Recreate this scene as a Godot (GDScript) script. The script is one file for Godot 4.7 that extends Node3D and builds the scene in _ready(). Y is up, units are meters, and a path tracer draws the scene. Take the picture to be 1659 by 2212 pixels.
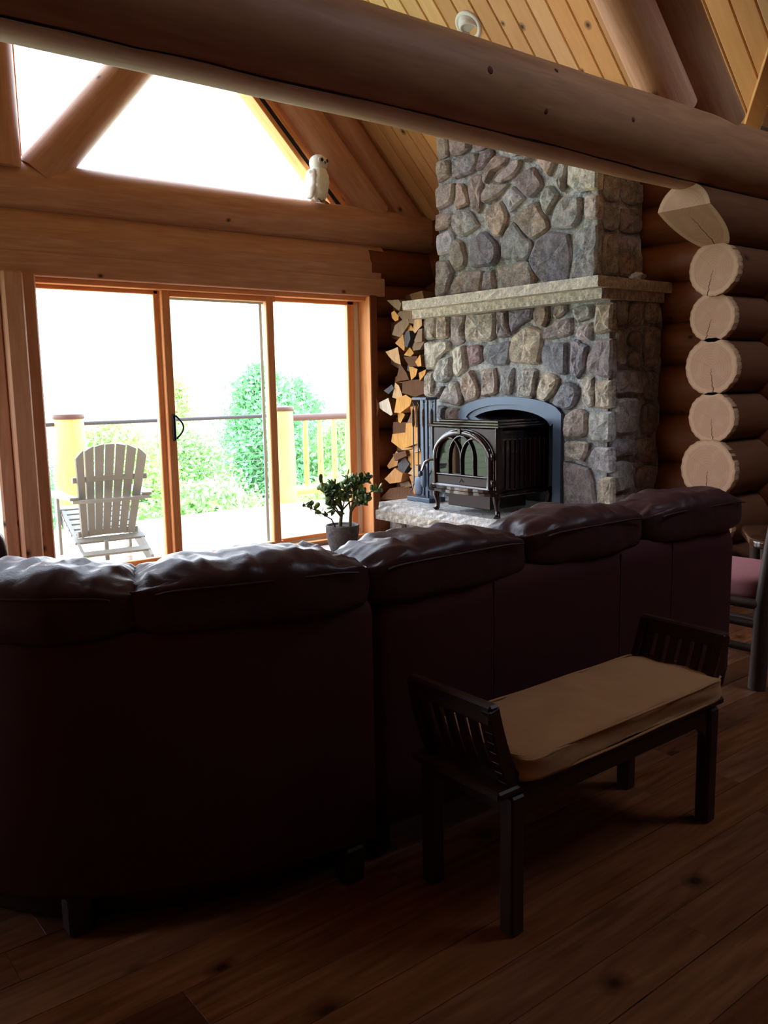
extends Node3D

var names := {}
var uv_axis := 0
var uv_off := Vector2.ZERO
var uv_scale := Vector2(0.5, 1.0)
var M := {}
var nz := FastNoiseLite.new()
var rng := RandomNumberGenerator.new()

# ---------------------------------------------------------------- helpers
func numbered(called: String) -> String:
	if not names.has(called):
		names[called] = 0
		return called
	names[called] += 1
	return "%s_%03d" % [called, names[called]]

func tag(o: Node, label: String, category: String, group := "") -> void:
	o.set_meta("label", label)
	o.set_meta("category", category)
	if group != "":
		o.set_meta("group", group)

func thing(called: String, label: String, category: String, at := Vector3.ZERO, turn := 0.0, group := "") -> Node3D:
	var o := Node3D.new()
	o.name = numbered(called)
	add_child(o)
	o.position = at
	o.rotation.y = turn
	tag(o, label, category, group)
	return o

func struct(called: String) -> Node3D:
	var o := Node3D.new()
	o.name = numbered(called)
	add_child(o)
	o.set_meta("kind", "structure")
	return o

func beg() -> SurfaceTool:
	var st := SurfaceTool.new()
	st.begin(Mesh.PRIMITIVE_TRIANGLES)
	st.set_smooth_group(-1)
	return st

func put(st: SurfaceTool, called: String, mat: Material, parent: Node, at := Vector3.ZERO, smooth_done := false) -> MeshInstance3D:
	if not smooth_done:
		st.generate_normals()
	var mi := MeshInstance3D.new()
	mi.mesh = st.commit()
	if parent == self:
		mi.name = numbered(called)
	else:
		mi.name = called
	mi.material_override = mat
	mi.position = at
	parent.add_child(mi, true)
	return mi

func put_mesh(mesh: Mesh, called: String, mat: Material, parent: Node, xf: Transform3D) -> MeshInstance3D:
	var mi := MeshInstance3D.new()
	mi.mesh = mesh
	mi.name = called if parent != self else numbered(called)
	mi.material_override = mat
	mi.transform = xf
	parent.add_child(mi, true)
	return mi

func uvp(p: Vector3, n: Vector3) -> Vector2:
	var a := n.abs()
	var d := 0
	if a.y > a.x and a.y >= a.z:
		d = 1
	elif a.z > a.x:
		d = 2
	var l := uv_axis
	if d == l:
		var i1 := (d + 1) % 3
		var i2 := (d + 2) % 3
		return Vector2(p[i1], p[i2]) * uv_scale + uv_off
	return Vector2(p[l], p[3 - l - d]) * uv_scale + uv_off

func face(st: SurfaceTool, pts: Array, out: Vector3, uvs = null) -> void:
	var k := pts.size()
	var n := Vector3.ZERO
	for i in range(1, k - 1):
		n += (pts[i + 1] - pts[0]).cross(pts[i] - pts[0])
	var flip := n.dot(out) < 0.0
	for i in range(1, k - 1):
		var o := [0, i, i + 1]
		if flip:
			o = [0, i + 1, i]
		for j in o:
			st.set_uv(uvs[j] if uvs != null else uvp(pts[j], n))
			st.add_vertex(pts[j])

func bbox(st: SurfaceTool, c: Vector3, size: Vector3, bev := 0.004, b := Basis()) -> void:
	var h := size * 0.5
	var e := minf(bev, minf(h.x, minf(h.y, h.z)) * 0.6)
	var i := h - Vector3(e, e, e)
	for ax in 3:
		var u := (ax + 1) % 3
		var v := (ax + 2) % 3
		for s in [-1.0, 1.0]:
			var q := []
			for w in [[-1, -1], [1, -1], [1, 1], [-1, 1]]:
				var p := Vector3.ZERO
				p[ax] = s * h[ax]
				p[u] = w[0] * i[u]
				p[v] = w[1] * i[v]
				q.append(c + b * p)
			var o := Vector3.ZERO
			o[ax] = s
			face(st, q, b * o)
		for su in [-1.0, 1.0]:
			for sv in [-1.0, 1.0]:
				var q2 := []
				for w in [[-1, 0], [1, 0], [1, 1], [-1, 1]]:
					var p := Vector3.ZERO
					p[ax] = w[0] * i[ax]
					p[u] = su * (h[u] if w[1] == 0 else i[u])
					p[v] = sv * (i[v] if w[1] == 0 else h[v])
					q2.append(c + b * p)
				var o2 := Vector3.ZERO
				o2[u] = su
				o2[v] = sv
				face(st, q2, b * o2)
	for sx in [-1.0, 1.0]:
		for sy in [-1.0, 1.0]:
			for sz in [-1.0, 1.0]:
				face(st, [c + b * Vector3(sx * h.x, sy * i.y, sz * i.z), c + b * Vector3(sx * i.x, sy * h.y, sz * i.z), c + b * Vector3(sx * i.x, sy * i.y, sz * h.z)], b * Vector3(sx, sy, sz))

func long_axis(s: Vector3) -> int:
	if s.x >= s.y and s.x >= s.z:
		return 0
	return 1 if s.y >= s.z else 2

func box(parent: Node, called: String, c: Vector3, size: Vector3, mat: Material, bev := 0.004, b := Basis()) -> MeshInstance3D:
	var st := beg()
	uv_axis = long_axis(size)
	uv_off = Vector2(rng.randf(), rng.randf())
	bbox(st, Vector3.ZERO, size, bev)
	var mi := put(st, called, mat, parent, c)
	mi.basis = b
	uv_off = Vector2.ZERO
	return mi

func tube(st: SurfaceTool, pts: Array, radii: Array, segs := 10, caps := true, smooth := true, flat := 1.0) -> void:
	var n := pts.size()
	var rings := []
	var side := Vector3.ZERO
	var run := 0.0
	var us := []
	for i in n:
		var t: Vector3 = (pts[mini(i + 1, n - 1)] - pts[maxi(i - 1, 0)]).normalized()
		if side == Vector3.ZERO:
			side = t.cross(Vector3.UP)
			if side.length() < 0.05:
				side = t.cross(Vector3.RIGHT)
		side = (side - t * side.dot(t)).normalized()
		var up := side.cross(t)
		var ring := []
		for k in segs + 1:
			var a := TAU * k / segs
			ring.append(pts[i] + (side * cos(a) + up * sin(a) * flat) * radii[i])
		rings.append(ring)
		if i > 0:
			run += pts[i].distance_to(pts[i - 1])
		us.append(run)
	if smooth:
		st.set_smooth_group(1)
	for i in n - 1:
		for k in segs:
			var m: Vector3 = (rings[i][k] + rings[i + 1][k + 1]) * 0.5
			var va := float(k) / segs
			var vb := float(k + 1) / segs
			face(st, [rings[i][k], rings[i][k + 1], rings[i + 1][k + 1], rings[i + 1][k]], m - (pts[i] + pts[i + 1]) * 0.5,
				[Vector2(us[i] * uv_scale.x, va) + uv_off, Vector2(us[i] * uv_scale.x, vb) + uv_off, Vector2(us[i + 1] * uv_scale.x, vb) + uv_off, Vector2(us[i + 1] * uv_scale.x, va) + uv_off])
	st.set_smooth_group(-1)
	if caps:
		for e in [0, n - 1]:
			var ring: Array = rings[e].slice(0, segs)
			var out: Vector3 = pts[0] - pts[1] if e == 0 else pts[n - 1] - pts[n - 2]
			face(st, ring, out)

func lathe(st: SurfaceTool, prof: Array, segs := 24, xf := Transform3D()) -> void:
	st.set_smooth_group(2)
	for i in prof.size() - 1:
		var p: Vector2 = prof[i]
		var q: Vector2 = prof[i + 1]
		var d := q - p
		var nrm := Vector2(d.y, -d.x)
		for k in segs:
			var a := TAU * k / segs
			var b := TAU * (k + 1) / segs
			var v := [Vector3(p.x * cos(a), p.y, p.x * sin(a)), Vector3(p.x * cos(b), p.y, p.x * sin(b)), Vector3(q.x * cos(b), q.y, q.x * sin(b)), Vector3(q.x * cos(a), q.y, q.x * sin(a))]
			var mid := (a + b) * 0.5
			var out := Vector3(nrm.x * cos(mid), nrm.y, nrm.x * sin(mid))
			for j in 4:
				v[j] = xf * v[j]
			if p.x < 1e-5:
				v = [v[0], v[2], v[3]]
			elif q.x < 1e-5:
				v = [v[0], v[1], v[2]]
			face(st, v, xf.basis * out)
	st.set_smooth_group(-1)

func prism(st: SurfaceTool, pl: PackedVector2Array, o: Vector3, u: Vector3, v: Vector3, d: Vector3) -> void:
	var idx := Geometry2D.triangulate_polygon(pl)
	for i in range(0, idx.size(), 3):
		var t := []
		var t2 := []
		for j in 3:
			var p := pl[idx[i + j]]
			t.append(o + u * p.x + v * p.y)
			t2.append(o + u * p.x + v * p.y + d)
		face(st, t, -d)
		face(st, t2, d)
	var cw := Geometry2D.is_polygon_clockwise(pl)
	for i in pl.size():
		var p := pl[i]
		var q := pl[(i + 1) % pl.size()]
		var e := q - p
		var nn := Vector2(e.y, -e.x)
		if not cw:
			nn = nn
		var out2 := nn if not cw else -nn
		var a := o + u * p.x + v * p.y
		var b := o + u * q.x + v * q.y
		face(st, [a, b, b + d, a + d], u * out2.x + v * out2.y)

# a rounded, puffed block: superellipsoid of exponent e, bent by disp(direction) along its normal
func puff(st: SurfaceTool, half: Vector3, n: int, e: float, xf: Transform3D, disp: Callable) -> void:
	st.set_smooth_group(3)
	for ax in 3:
		var u := (ax + 1) % 3
		var v := (ax + 2) % 3
		for s in [-1.0, 1.0]:
			var g := []
			for i in n + 1:
				for j in n + 1:
					var p := Vector3.ZERO
					p[ax] = s
					p[u] = tan((2.0 * i / n - 1.0) * PI / 4)
					p[v] = tan((2.0 * j / n - 1.0) * PI / 4)
					var r := pow(pow(absf(p.x), e) + pow(absf(p.y), e) + pow(absf(p.z), e), -1.0 / e)
					var q := p * r
					var nn := Vector3(signf(q.x) * pow(absf(q.x), e - 1) / half.x, signf(q.y) * pow(absf(q.y), e - 1) / half.y, signf(q.z) * pow(absf(q.z), e - 1) / half.z).normalized()
					g.append(xf * (disp.call(q * half, nn) as Vector3))
			var c := xf.origin
			for i in n:
				for j in n:
					var a: Vector3 = g[i * (n + 1) + j]
					var b: Vector3 = g[(i + 1) * (n + 1) + j]
					var cc: Vector3 = g[(i + 1) * (n + 1) + j + 1]
					var d: Vector3 = g[i * (n + 1) + j + 1]
					var o := Vector3.ZERO
					o[ax] = s
					face(st, [a, b, cc, d], (xf.basis * o) * 0.6 + ((a + cc) * 0.5 - c).normalized() * 0.4,
						[Vector2(i, j) * 0.5 / n, Vector2(i + 1, j) * 0.5 / n, Vector2(i + 1, j + 1) * 0.5 / n, Vector2(i, j + 1) * 0.5 / n])
	st.set_smooth_group(-1)

func plain(p: Vector3, _n: Vector3) -> Vector3:
	return p

# ---------------------------------------------------------------- textures and materials
func img_tex(w: int, h: int, fill: Callable) -> ImageTexture:
	var data := PackedByteArray()
	data.resize(w * h * 3)
	var o := 0
	for y in h:
		for x in w:
			var c: Color = fill.call(float(x) / w, float(y) / h)
			data[o] = clampi(int(c.r * 255), 0, 255)
			data[o + 1] = clampi(int(c.g * 255), 0, 255)
			data[o + 2] = clampi(int(c.b * 255), 0, 255)
			o += 3
	var im := Image.create_from_data(w, h, false, Image.FORMAT_RGB8, data)
	im.generate_mipmaps()
	return ImageTexture.create_from_image(im)

func seam(x: float, y: float, fx: float, fy: float, z: float) -> float:
	var a := nz.get_noise_3d(x * fx, y * fy, z)
	var b := nz.get_noise_3d((x - 1) * fx, y * fy, z)
	var c := nz.get_noise_3d(x * fx, (y - 1) * fy, z)
	var d := nz.get_noise_3d((x - 1) * fx, (y - 1) * fy, z)
	return lerpf(lerpf(a, b, x), lerpf(c, d, x), y)

func wood_tex(base: Color, dark: Color, streak: float, knots: int, sd: int, w := 768, h := 256, kr := 0.02) -> ImageTexture:
	var r := RandomNumberGenerator.new()
	r.seed = sd
	var ks := []
	for i in knots:
		ks.append([r.randf(), r.randf_range(0.08, 0.92), r.randf_range(0.5, 1.2) * kr])
	return img_tex(w, h, func(x: float, y: float) -> Color:
		var yy := y
		var kd := 0.0
		for k in ks:
			var dx: float = (x - k[0]) * 2.0
			var dy: float = y - k[1]
			if absf(dx) < 0.3 and absf(dy) < 0.3:
				var r2: float = sqrt(dx * dx * 0.6 + dy * dy) / k[2]
				if r2 < 6.0:
					yy += signf(dy) * exp(-r2 * 0.7) * 0.03
					kd = maxf(kd, clampf(1.35 - r2, 0.0, 1.0) + 0.3 * clampf(1.0 - absf(r2 - 1.4) * 2.0, 0.0, 1.0))
		var n1 := seam(x, yy, 500.0, 2600.0, sd * 7.0)
		var n2 := seam(x, yy, 900.0, 9000.0, sd * 13.0 + 90.0)
		var n3 := seam(x, yy, 350.0, 400.0, sd * 3.0 + 300.0)
		var t := clampf(0.35 + streak * (n1 * 0.9 + n2 * 0.5) + n3 * 0.35, 0.0, 1.0)
		var c := base.lerp(dark, t)
		return c.lerp(Color(0.17, 0.085, 0.05), clampf(kd, 0, 1) * 0.85))

func mat(c: Color, rough := 0.6, tex: Texture2D = null, metal := 0.0) -> StandardMaterial3D:
	var m := StandardMaterial3D.new()
	m.albedo_color = c
	m.roughness = rough
	m.metallic = metal
	m.metallic_specular = 0.4
	if tex != null:
		m.albedo_texture = tex
	return m

func triplanar(m: StandardMaterial3D, s: float) -> StandardMaterial3D:
	m.uv1_triplanar = true
	m.uv1_world_triplanar = true
	m.uv1_scale = Vector3(s, s, s)
	return m

func bump(w: int, f: Callable, strength: float) -> ImageTexture:
	var im := Image.create(w, w, false, Image.FORMAT_RGB8)
	for y in w:
		for x in w:
			var v: float = f.call(float(x) / w, float(y) / w)
			im.set_pixel(x, y, Color(v, v, v))
	im.bump_map_to_normal_map(strength)
	return ImageTexture.create_from_image(im)

func materials() -> void:
	nz.noise_type = FastNoiseLite.TYPE_SIMPLEX_SMOOTH
	nz.fractal_octaves = 3
	nz.frequency = 0.01
	nz.seed = 5
	rng.seed = 77
	var log_t := wood_tex(Color8(234, 192, 158), Color8(202, 152, 114), 0.8, 5, 3, 768, 256, 0.014)
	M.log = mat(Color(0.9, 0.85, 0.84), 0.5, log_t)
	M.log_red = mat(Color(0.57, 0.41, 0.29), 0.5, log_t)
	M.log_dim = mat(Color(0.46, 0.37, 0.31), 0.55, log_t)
	M.beam = mat(Color(0.84, 0.79, 0.77), 0.55, wood_tex(Color8(212, 170, 132), Color8(170, 124, 88), 0.7, 0, 11))
	M.trim = mat(Color8(246, 186, 130), 0.4, wood_tex(Color8(250, 240, 230), Color8(222, 190, 165), 0.8, 0, 21))
	M.pine = [mat(Color(1, 1, 1), 0.45, wood_tex(Color8(246, 202, 146), Color8(226, 172, 114), 0.6, 8, 31, 1024, 256, 0.013))]
	for c in [Color(0.94, 0.92, 0.9), Color(1.0, 0.95, 0.86), Color(0.9, 0.86, 0.82)]:
		var p: StandardMaterial3D = M.pine[0].duplicate()
		p.albedo_color = c
		M.pine.append(p)
	M.floor = [mat(Color(1, 1, 1), 0.27, wood_tex(Color8(124, 80, 53), Color8(80, 47, 30), 0.9, 7, 41, 768, 192, 0.026))]
	for c in [Color(0.86, 0.82, 0.8), Color(1.0, 0.94, 0.86), Color(0.76, 0.7, 0.66)]:
		var p: StandardMaterial3D = M.floor[0].duplicate()
		p.albedo_color = c
		M.floor.append(p)
	M.end = mat(Color(1, 1, 1), 0.7, img_tex(384, 384, func(x: float, y: float) -> Color:
		var d := Vector2(x - 0.5 + nz.get_noise_2d(x * 200, y * 200) * 0.02, y - 0.5)
		var r := d.length() * 2.0
		var a := d.angle()
		var ring := sin(r * 70.0 + nz.get_noise_2d(cos(a) * 60.0, sin(a) * 60.0) * 5.0) * 0.5 + 0.5
		var c := Color8(180, 138, 112).lerp(Color8(164, 122, 94), ring * 0.4)
		if r > 0.80 and r < 0.93:
			c = c.lerp(Color8(192, 160, 128), 0.6)
		if r >= 0.93:
			c = c.lerp(Color8(168, 126, 88), 0.7)
		if r > 0.45 and r < 0.62:
			c = c.lerp(Color8(174, 138, 104), 0.5)
		var wob := nz.get_noise_2d(y * 900.0, 40.0) * 0.02
		if y > 0.5 and absf(x - 0.5 + wob + (y - 0.5) * -0.05) < 0.004 + 0.016 * (y - 0.55) and y > 0.53:
			c = Color8(70, 42, 26)
		if y < 0.5 and x > 0.5 and absf((y - 0.5) + (x - 0.5) * 0.7 + wob) < 0.004 and r < 0.9:
			c = c.lerp(Color8(150, 108, 74), 0.5)
		return c.lerp(Color8(182, 150, 120), clampf(nz.get_noise_2d(x * 300, y * 300 + 700), 0, 1))))
	var speck := img_tex(384, 384, func(x: float, y: float) -> Color:
		var n := 0.82 + 0.42 * seam(x, y, 500, 500, 3) + 0.32 * seam(x, y, 2200, 2200, 60) + 0.18 * seam(x, y, 7000, 7000, 99)
		var k := seam(x, y, 420, 420, 200)
		return Color(n * (1.0 + 0.09 * k), n, n * (1.0 - 0.09 * k)))
	var rough_n := bump(384, func(x: float, y: float) -> float:
		return 0.5 + 0.42 * seam(x, y, 1300, 1300, 30) + 0.25 * seam(x, y, 4200, 4200, 70), 9.0)
	M.rough_n = rough_n
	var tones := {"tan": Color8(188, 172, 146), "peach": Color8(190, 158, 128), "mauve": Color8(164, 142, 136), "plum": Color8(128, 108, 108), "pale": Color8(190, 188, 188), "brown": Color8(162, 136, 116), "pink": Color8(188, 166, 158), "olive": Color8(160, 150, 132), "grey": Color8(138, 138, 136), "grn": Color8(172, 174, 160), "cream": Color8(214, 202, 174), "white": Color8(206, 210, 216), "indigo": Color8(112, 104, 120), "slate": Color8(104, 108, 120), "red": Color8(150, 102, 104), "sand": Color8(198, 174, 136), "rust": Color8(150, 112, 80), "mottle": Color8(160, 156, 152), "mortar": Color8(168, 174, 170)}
	M.stone = {}
	for k in tones:
		var tc: Color = tones[k]
		var gl := tc.get_luminance()
		var s := triplanar(mat(tc.lerp(Color(gl, gl, gl * 1.02), 0.22).lightened(0.3), 0.85, speck), 2.4)
		s.normal_enabled = true
		s.normal_texture = rough_n
		s.normal_scale = 0.9
		M.stone[k] = s
	M.slab = triplanar(mat(Color8(238, 228, 210), 0.75, speck), 4.5)
	M.slab.normal_enabled = true
	M.slab.normal_texture = rough_n
	M.slab.normal_scale = 0.35
	M.hearth = M.slab.duplicate()
	M.hearth.roughness = 0.42
	M.hearth.albedo_color = Color8(245, 243, 238)  # lightened slab copy, sky sheen on the top put into the colour
	var crease := bump(384, func(x: float, y: float) -> float:
		return 0.5 + 0.3 * seam(x, y, 900, 900, 330) + 0.12 * seam(x, y, 6000, 6000, 370), 4.0)
	M.leather = mat(Color8(62, 36, 40), 0.36)
	M.leather.normal_enabled = true
	M.leather.normal_texture = crease
	M.leather.normal_scale = 0.5
	M.leather.metallic_specular = 0.34
	triplanar(M.leather, 2.0)
	M.leather_back = mat(Color8(68, 33, 36), 0.75)
	M.leather_back.metallic_specular = 0.25
	triplanar(M.leather_back, 2.0)
	M.piping = mat(Color8(58, 30, 28), 0.5)
	M.dark_foot = mat(Color8(40, 26, 20), 0.4)
	M.bench = mat(Color8(54, 32, 26), 0.38, wood_tex(Color8(255, 245, 235), Color8(190, 170, 160), 0.8, 0, 51))
	M.linen = mat(Color8(170, 128, 90), 0.95)
	M.linen.normal_enabled = true
	M.linen.normal_texture = crease
	M.linen.normal_scale = 0.25
	triplanar(M.linen, 3.0)
	M.enamel = mat(Color8(33, 17, 16), 0.14)
	M.enamel.clearcoat_enabled = true
	M.enamel.clearcoat = 0.8
	M.enamel.clearcoat_roughness = 0.06
	M.iron_face = triplanar(mat(Color8(40, 25, 23), 0.3), 10.0)
	M.iron_face.normal_enabled = true
	M.iron_face.normal_texture = rough_n
	M.iron_face.normal_scale = 0.3
	M.black = mat(Color8(24, 24, 27), 0.4)
	M.steel = mat(Color8(84, 97, 114), 0.4, null, 0.35)
	M.tool = mat(Color8(84, 96, 112), 0.4, null, 0.3)
	M.nickel = mat(Color8(200, 198, 192), 0.22, null, 0.9)
	M.soot = mat(Color8(42, 42, 45), 0.7)
	M.stove_glass = mat(Color8(20, 22, 22), 0.03)
	M.stove_glass.metallic_specular = 0.5
	M.glass = mat(Color(0.9, 0.97, 0.96, 0.04), 0.0)
	M.glass.transparency = BaseMaterial3D.TRANSPARENCY_ALPHA
	M.seal = mat(Color8(228, 224, 202), 0.6)
	M.alu = mat(Color8(130, 142, 140), 0.4, null, 0.3)
	M.deck = mat(Color8(226, 206, 188), 0.22, wood_tex(Color8(255, 245, 240), Color8(215, 195, 180), 0.8, 2, 61))
	M.post = mat(Color8(246, 204, 128), 0.5, wood_tex(Color8(255, 250, 240), Color8(236, 214, 180), 0.7, 4, 71))
	M.cap = mat(Color8(92, 62, 54), 0.5)
	M.cable = mat(Color8(120, 128, 132), 0.35, null, 0.4)
	M.rail = mat(Color8(66, 62, 64), 0.5)
	M.adk = mat(Color8(128, 130, 122), 0.5)
	M.pot = triplanar(mat(Color8(112, 106, 104), 0.85, speck), 5.0)
	M.soil = mat(Color8(48, 36, 28), 0.95)
	M.stem = mat(Color8(92, 84, 62), 0.8)
	M.leaf = [mat(Color8(92, 118, 72), 0.33), mat(Color8(122, 142, 72), 0.33), mat(Color8(74, 102, 72), 0.33)]
	for lm in M.leaf:
		lm.backlight_enabled = true
		lm.backlight = Color(0.16, 0.2, 0.06)
	M.owl = mat(Color8(252, 248, 238), 0.95)
	M.owl.backlight_enabled = true
	M.owl.backlight = Color(0.5, 0.48, 0.42)
	M.owl_face = mat(Color8(240, 236, 228), 0.95)
	M.eye = mat(Color8(18, 16, 16), 0.15)
	M.beak = mat(Color8(110, 96, 78), 0.5)
	M.white = mat(Color8(238, 236, 232), 0.35)
	M.lens = mat(Color8(214, 218, 216), 0.2)
	M.hick = mat(Color8(74, 56, 46), 0.6, wood_tex(Color8(255, 250, 245), Color8(170, 150, 140), 0.9, 3, 81))
	M.seat = triplanar(mat(Color8(176, 116, 118), 0.9), 6.0)
	M.table = mat(Color8(70, 44, 30), 0.12)
	M.table.metallic_specular = 0.7
	M.bark = triplanar(mat(Color8(96, 78, 62), 0.95, speck), 6.0)
	M.crack = mat(Color8(48, 28, 18), 0.9)
	M.knot = mat(Color8(88, 50, 34), 0.7)
	M.fw = {}
	var grain := wood_tex(Color8(255, 250, 240), Color8(214, 190, 160), 0.9, 0, 91, 256, 256)
	var ft := {"gold": Color8(226, 176, 104), "tan": Color8(196, 150, 100), "pale": Color8(214, 184, 146), "grey": Color8(150, 132, 116), "dark": Color8(110, 80, 58), "slate": Color8(92, 96, 108), "white": Color8(220, 216, 208)}
	for k in ft:
		M.fw[k] = mat(ft[k], 0.85, grain)
	M.blue = mat(Color8(34, 52, 92), 0.8)
	M.red = mat(Color8(190, 60, 62), 0.95)
	M.amber = mat(Color8(240, 190, 130), 0.3)
	M.ground = mat(Color8(186, 214, 150), 0.95)
	M.far = mat(Color8(226, 236, 238), 1.0)  # pale tone carries the distance haze in its colour
	M.foliage = [mat(Color8(158, 200, 132), 0.7), mat(Color8(186, 214, 138), 0.7), mat(Color8(128, 186, 138), 0.7)]  # greens paled so the outdoor haze sits in the leaf colour
	for f in M.foliage:
		f.cull_mode = BaseMaterial3D.CULL_DISABLED
		f.backlight_enabled = true
		f.backlight = Color(0.35, 0.45, 0.25)
	M.roof = mat(Color8(96, 70, 54), 0.9)

# ---------------------------------------------------------------- logs
func wob(s: float, sd: float) -> float:
	return nz.get_noise_2d(s * 60.0, sd * 37.0) * 0.02 + nz.get_noise_2d(s * 220.0, sd * 71.0) * 0.006

func make_log(parent: Node, called: String, a: Vector3, b: Vector3, ra: float, rb: float, m: Material, segs := 28, at := Vector3.ZERO, end_mat: Material = null) -> MeshInstance3D:
	var l := a.distance_to(b)
	var n := maxi(2, int(l / 0.3))
	var sd := rng.randf() * 100.0
	var pts := []
	var rad := []
	for i in n + 1:
		var t := float(i) / n
		pts.append(a.lerp(b, t))
		rad.append(lerpf(ra, rb, t) + wob(t * l, sd) * minf(ra, rb) * 5.0 * 0.25)
	uv_scale = Vector2(0.5, 1.0)
	uv_off = Vector2(rng.randf(), rng.randf())
	var st := beg()
	tube(st, pts, rad, segs, end_mat == null)
	var mi := put(st, called, m, parent, at)
	if end_mat != null:
		for e in [0, 1]:
			var c: Vector3 = pts[0] if e == 0 else pts[n]
			var axis := (a - b).normalized() if e == 0 else (b - a).normalized()
			var es := beg()
			disc(es, c + axis * 0.001, axis, rad[0] if e == 0 else rad[n], sd)
			put(es, "cut_end", end_mat, mi)
	uv_off = Vector2.ZERO
	return mi

# a chainsaw-faceted cut end
func disc(st: SurfaceTool, c: Vector3, axis: Vector3, r: float, sd: float, squash := 1.0) -> void:
	var side := axis.cross(Vector3.UP)
	if side.length() < 0.05:
		side = axis.cross(Vector3.RIGHT)
	side = side.normalized()
	var up := side.cross(axis)
	var ring := []
	var uv := []
	var spin := nz.get_noise_2d(sd * 50.0, 7.0) * 0.5
	var k := 44
	for i in k:
		var a := TAU * i / k
		var f := 1.0 + (0.016 if i % 2 == 0 else -0.008) * (1.0 + nz.get_noise_2d(i * 40.0, sd * 9.0)) + nz.get_noise_2d(cos(a) * 90.0 + sd, sin(a) * 90.0) * 0.03
		ring.append(c + (side * cos(a) + up * sin(a) * squash) * r * f)
		uv.append(Vector2(0.5 + 0.49 * cos(a + spin), 0.5 - 0.49 * sin(a + spin)))
	for i in k:
		face(st, [c, ring[i], ring[(i + 1) % k]], axis, [Vector2(0.5, 0.5), uv[i], uv[(i + 1) % k]])
		face(st, [ring[i], ring[(i + 1) % k], ring[(i + 1) % k] - axis * 0.05, ring[i] - axis * 0.05], ring[i] - c, [Vector2(0.5, 0.96), Vector2(0.51, 0.96), Vector2(0.51, 0.97), Vector2(0.5, 0.97)])

# ---------------------------------------------------------------- stones
var S_parent: Node
var S_front := 4.7
var S_h := 0.05
func st(tone: String, mm: Array) -> void:
	var pl := PackedVector2Array()
	for i in range(0, mm.size(), 2):
		pl.append(Vector2(mm[i] * 0.001, mm[i + 1] * 0.001))
	stone(S_parent, tone, pl, Vector3(S_front, 0, 0), Vector3(0, 0, 1), Vector3(0, 1, 0), Vector3(-1, 0, 0), S_h)

func stone(parent: Node, tone: String, pl: PackedVector2Array, o: Vector3, u: Vector3, v: Vector3, out: Vector3, h: float) -> void:
	var pts := []
	for i in pl.size():
		var a := pl[i]
		var b := pl[(i + 1) % pl.size()]
		var z := pl[(i + pl.size() - 1) % pl.size()]
		var ca := minf(0.012, a.distance_to(b) * 0.3)
		pts.append(a + (z - a).normalized() * ca * 0.5 + (b - a).normalized() * ca * 0.5)
		var l := a.distance_to(b)
		var n := int(l / 0.055)
		var pn := (b - a).orthogonal().normalized()
		for k in range(1, n + 1):
			var t := float(k) / (n + 1)
			pts.append(a.lerp(b, t) + pn * rng.randf_range(-0.004, 0.004))
	var c := Vector2.ZERO
	for p in pts:
		c += p
	c /= pts.size()
	var k := pts.size()
	var sd := rng.randf() * 500.0
	var tilt := Vector2(rng.randf_range(-0.12, 0.12), rng.randf_range(-0.12, 0.12))
	var lift := rng.randf_range(0.85, 1.3) * h
	var w := func(p: Vector2, d: float) -> Vector3:
		return o + u * p.x + v * p.y + out * d
	var dep := func(p: Vector2, base: float, amp: float) -> float:
		return base + (p - c).dot(tilt) + amp * nz.get_noise_3d(p.x * 900.0, p.y * 900.0, sd) + amp * 0.5 * nz.get_noise_3d(p.x * 3000.0, p.y * 3000.0, sd)
	var rings := []
	var spec := [[1.0, -0.02, 0.0], [1.0, lift * 0.5, 0.006], [0.86, lift * 0.92, 0.012], [0.5, lift, 0.02]]
	for s in spec:
		var ring := []
		for p in pts:
			var dl: Vector2 = p - c
			var q: Vector2
			if s[0] > 0.8 and s[0] < 1.0:
				q = c + dl - dl.normalized() * minf(0.016, dl.length() * 0.3)
			else:
				q = c + dl * s[0]
			var d: float = s[1] if s[2] == 0.0 else dep.call(q, s[1], s[2])
			ring.append(w.call(q, d))
		rings.append(ring)
	var top: Vector3 = w.call(c, dep.call(c, lift, 0.02))
	var base: Vector3 = w.call(c, -0.03)
	var sf := beg()
	for r in 3:
		for i in k:
			var j := (i + 1) % k
			face(sf, [rings[r][i], rings[r][j], rings[r + 1][j]], (rings[r][i] - base).normalized() * 0.5 + out)
			face(sf, [rings[r][i], rings[r + 1][j], rings[r + 1][i]], (rings[r][i] - base).normalized() * 0.5 + out)
	for i in k:
		face(sf, [rings[3][i], rings[3][(i + 1) % k], top], out)
	put(sf, "stone", M.stone[tone], parent)

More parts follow.
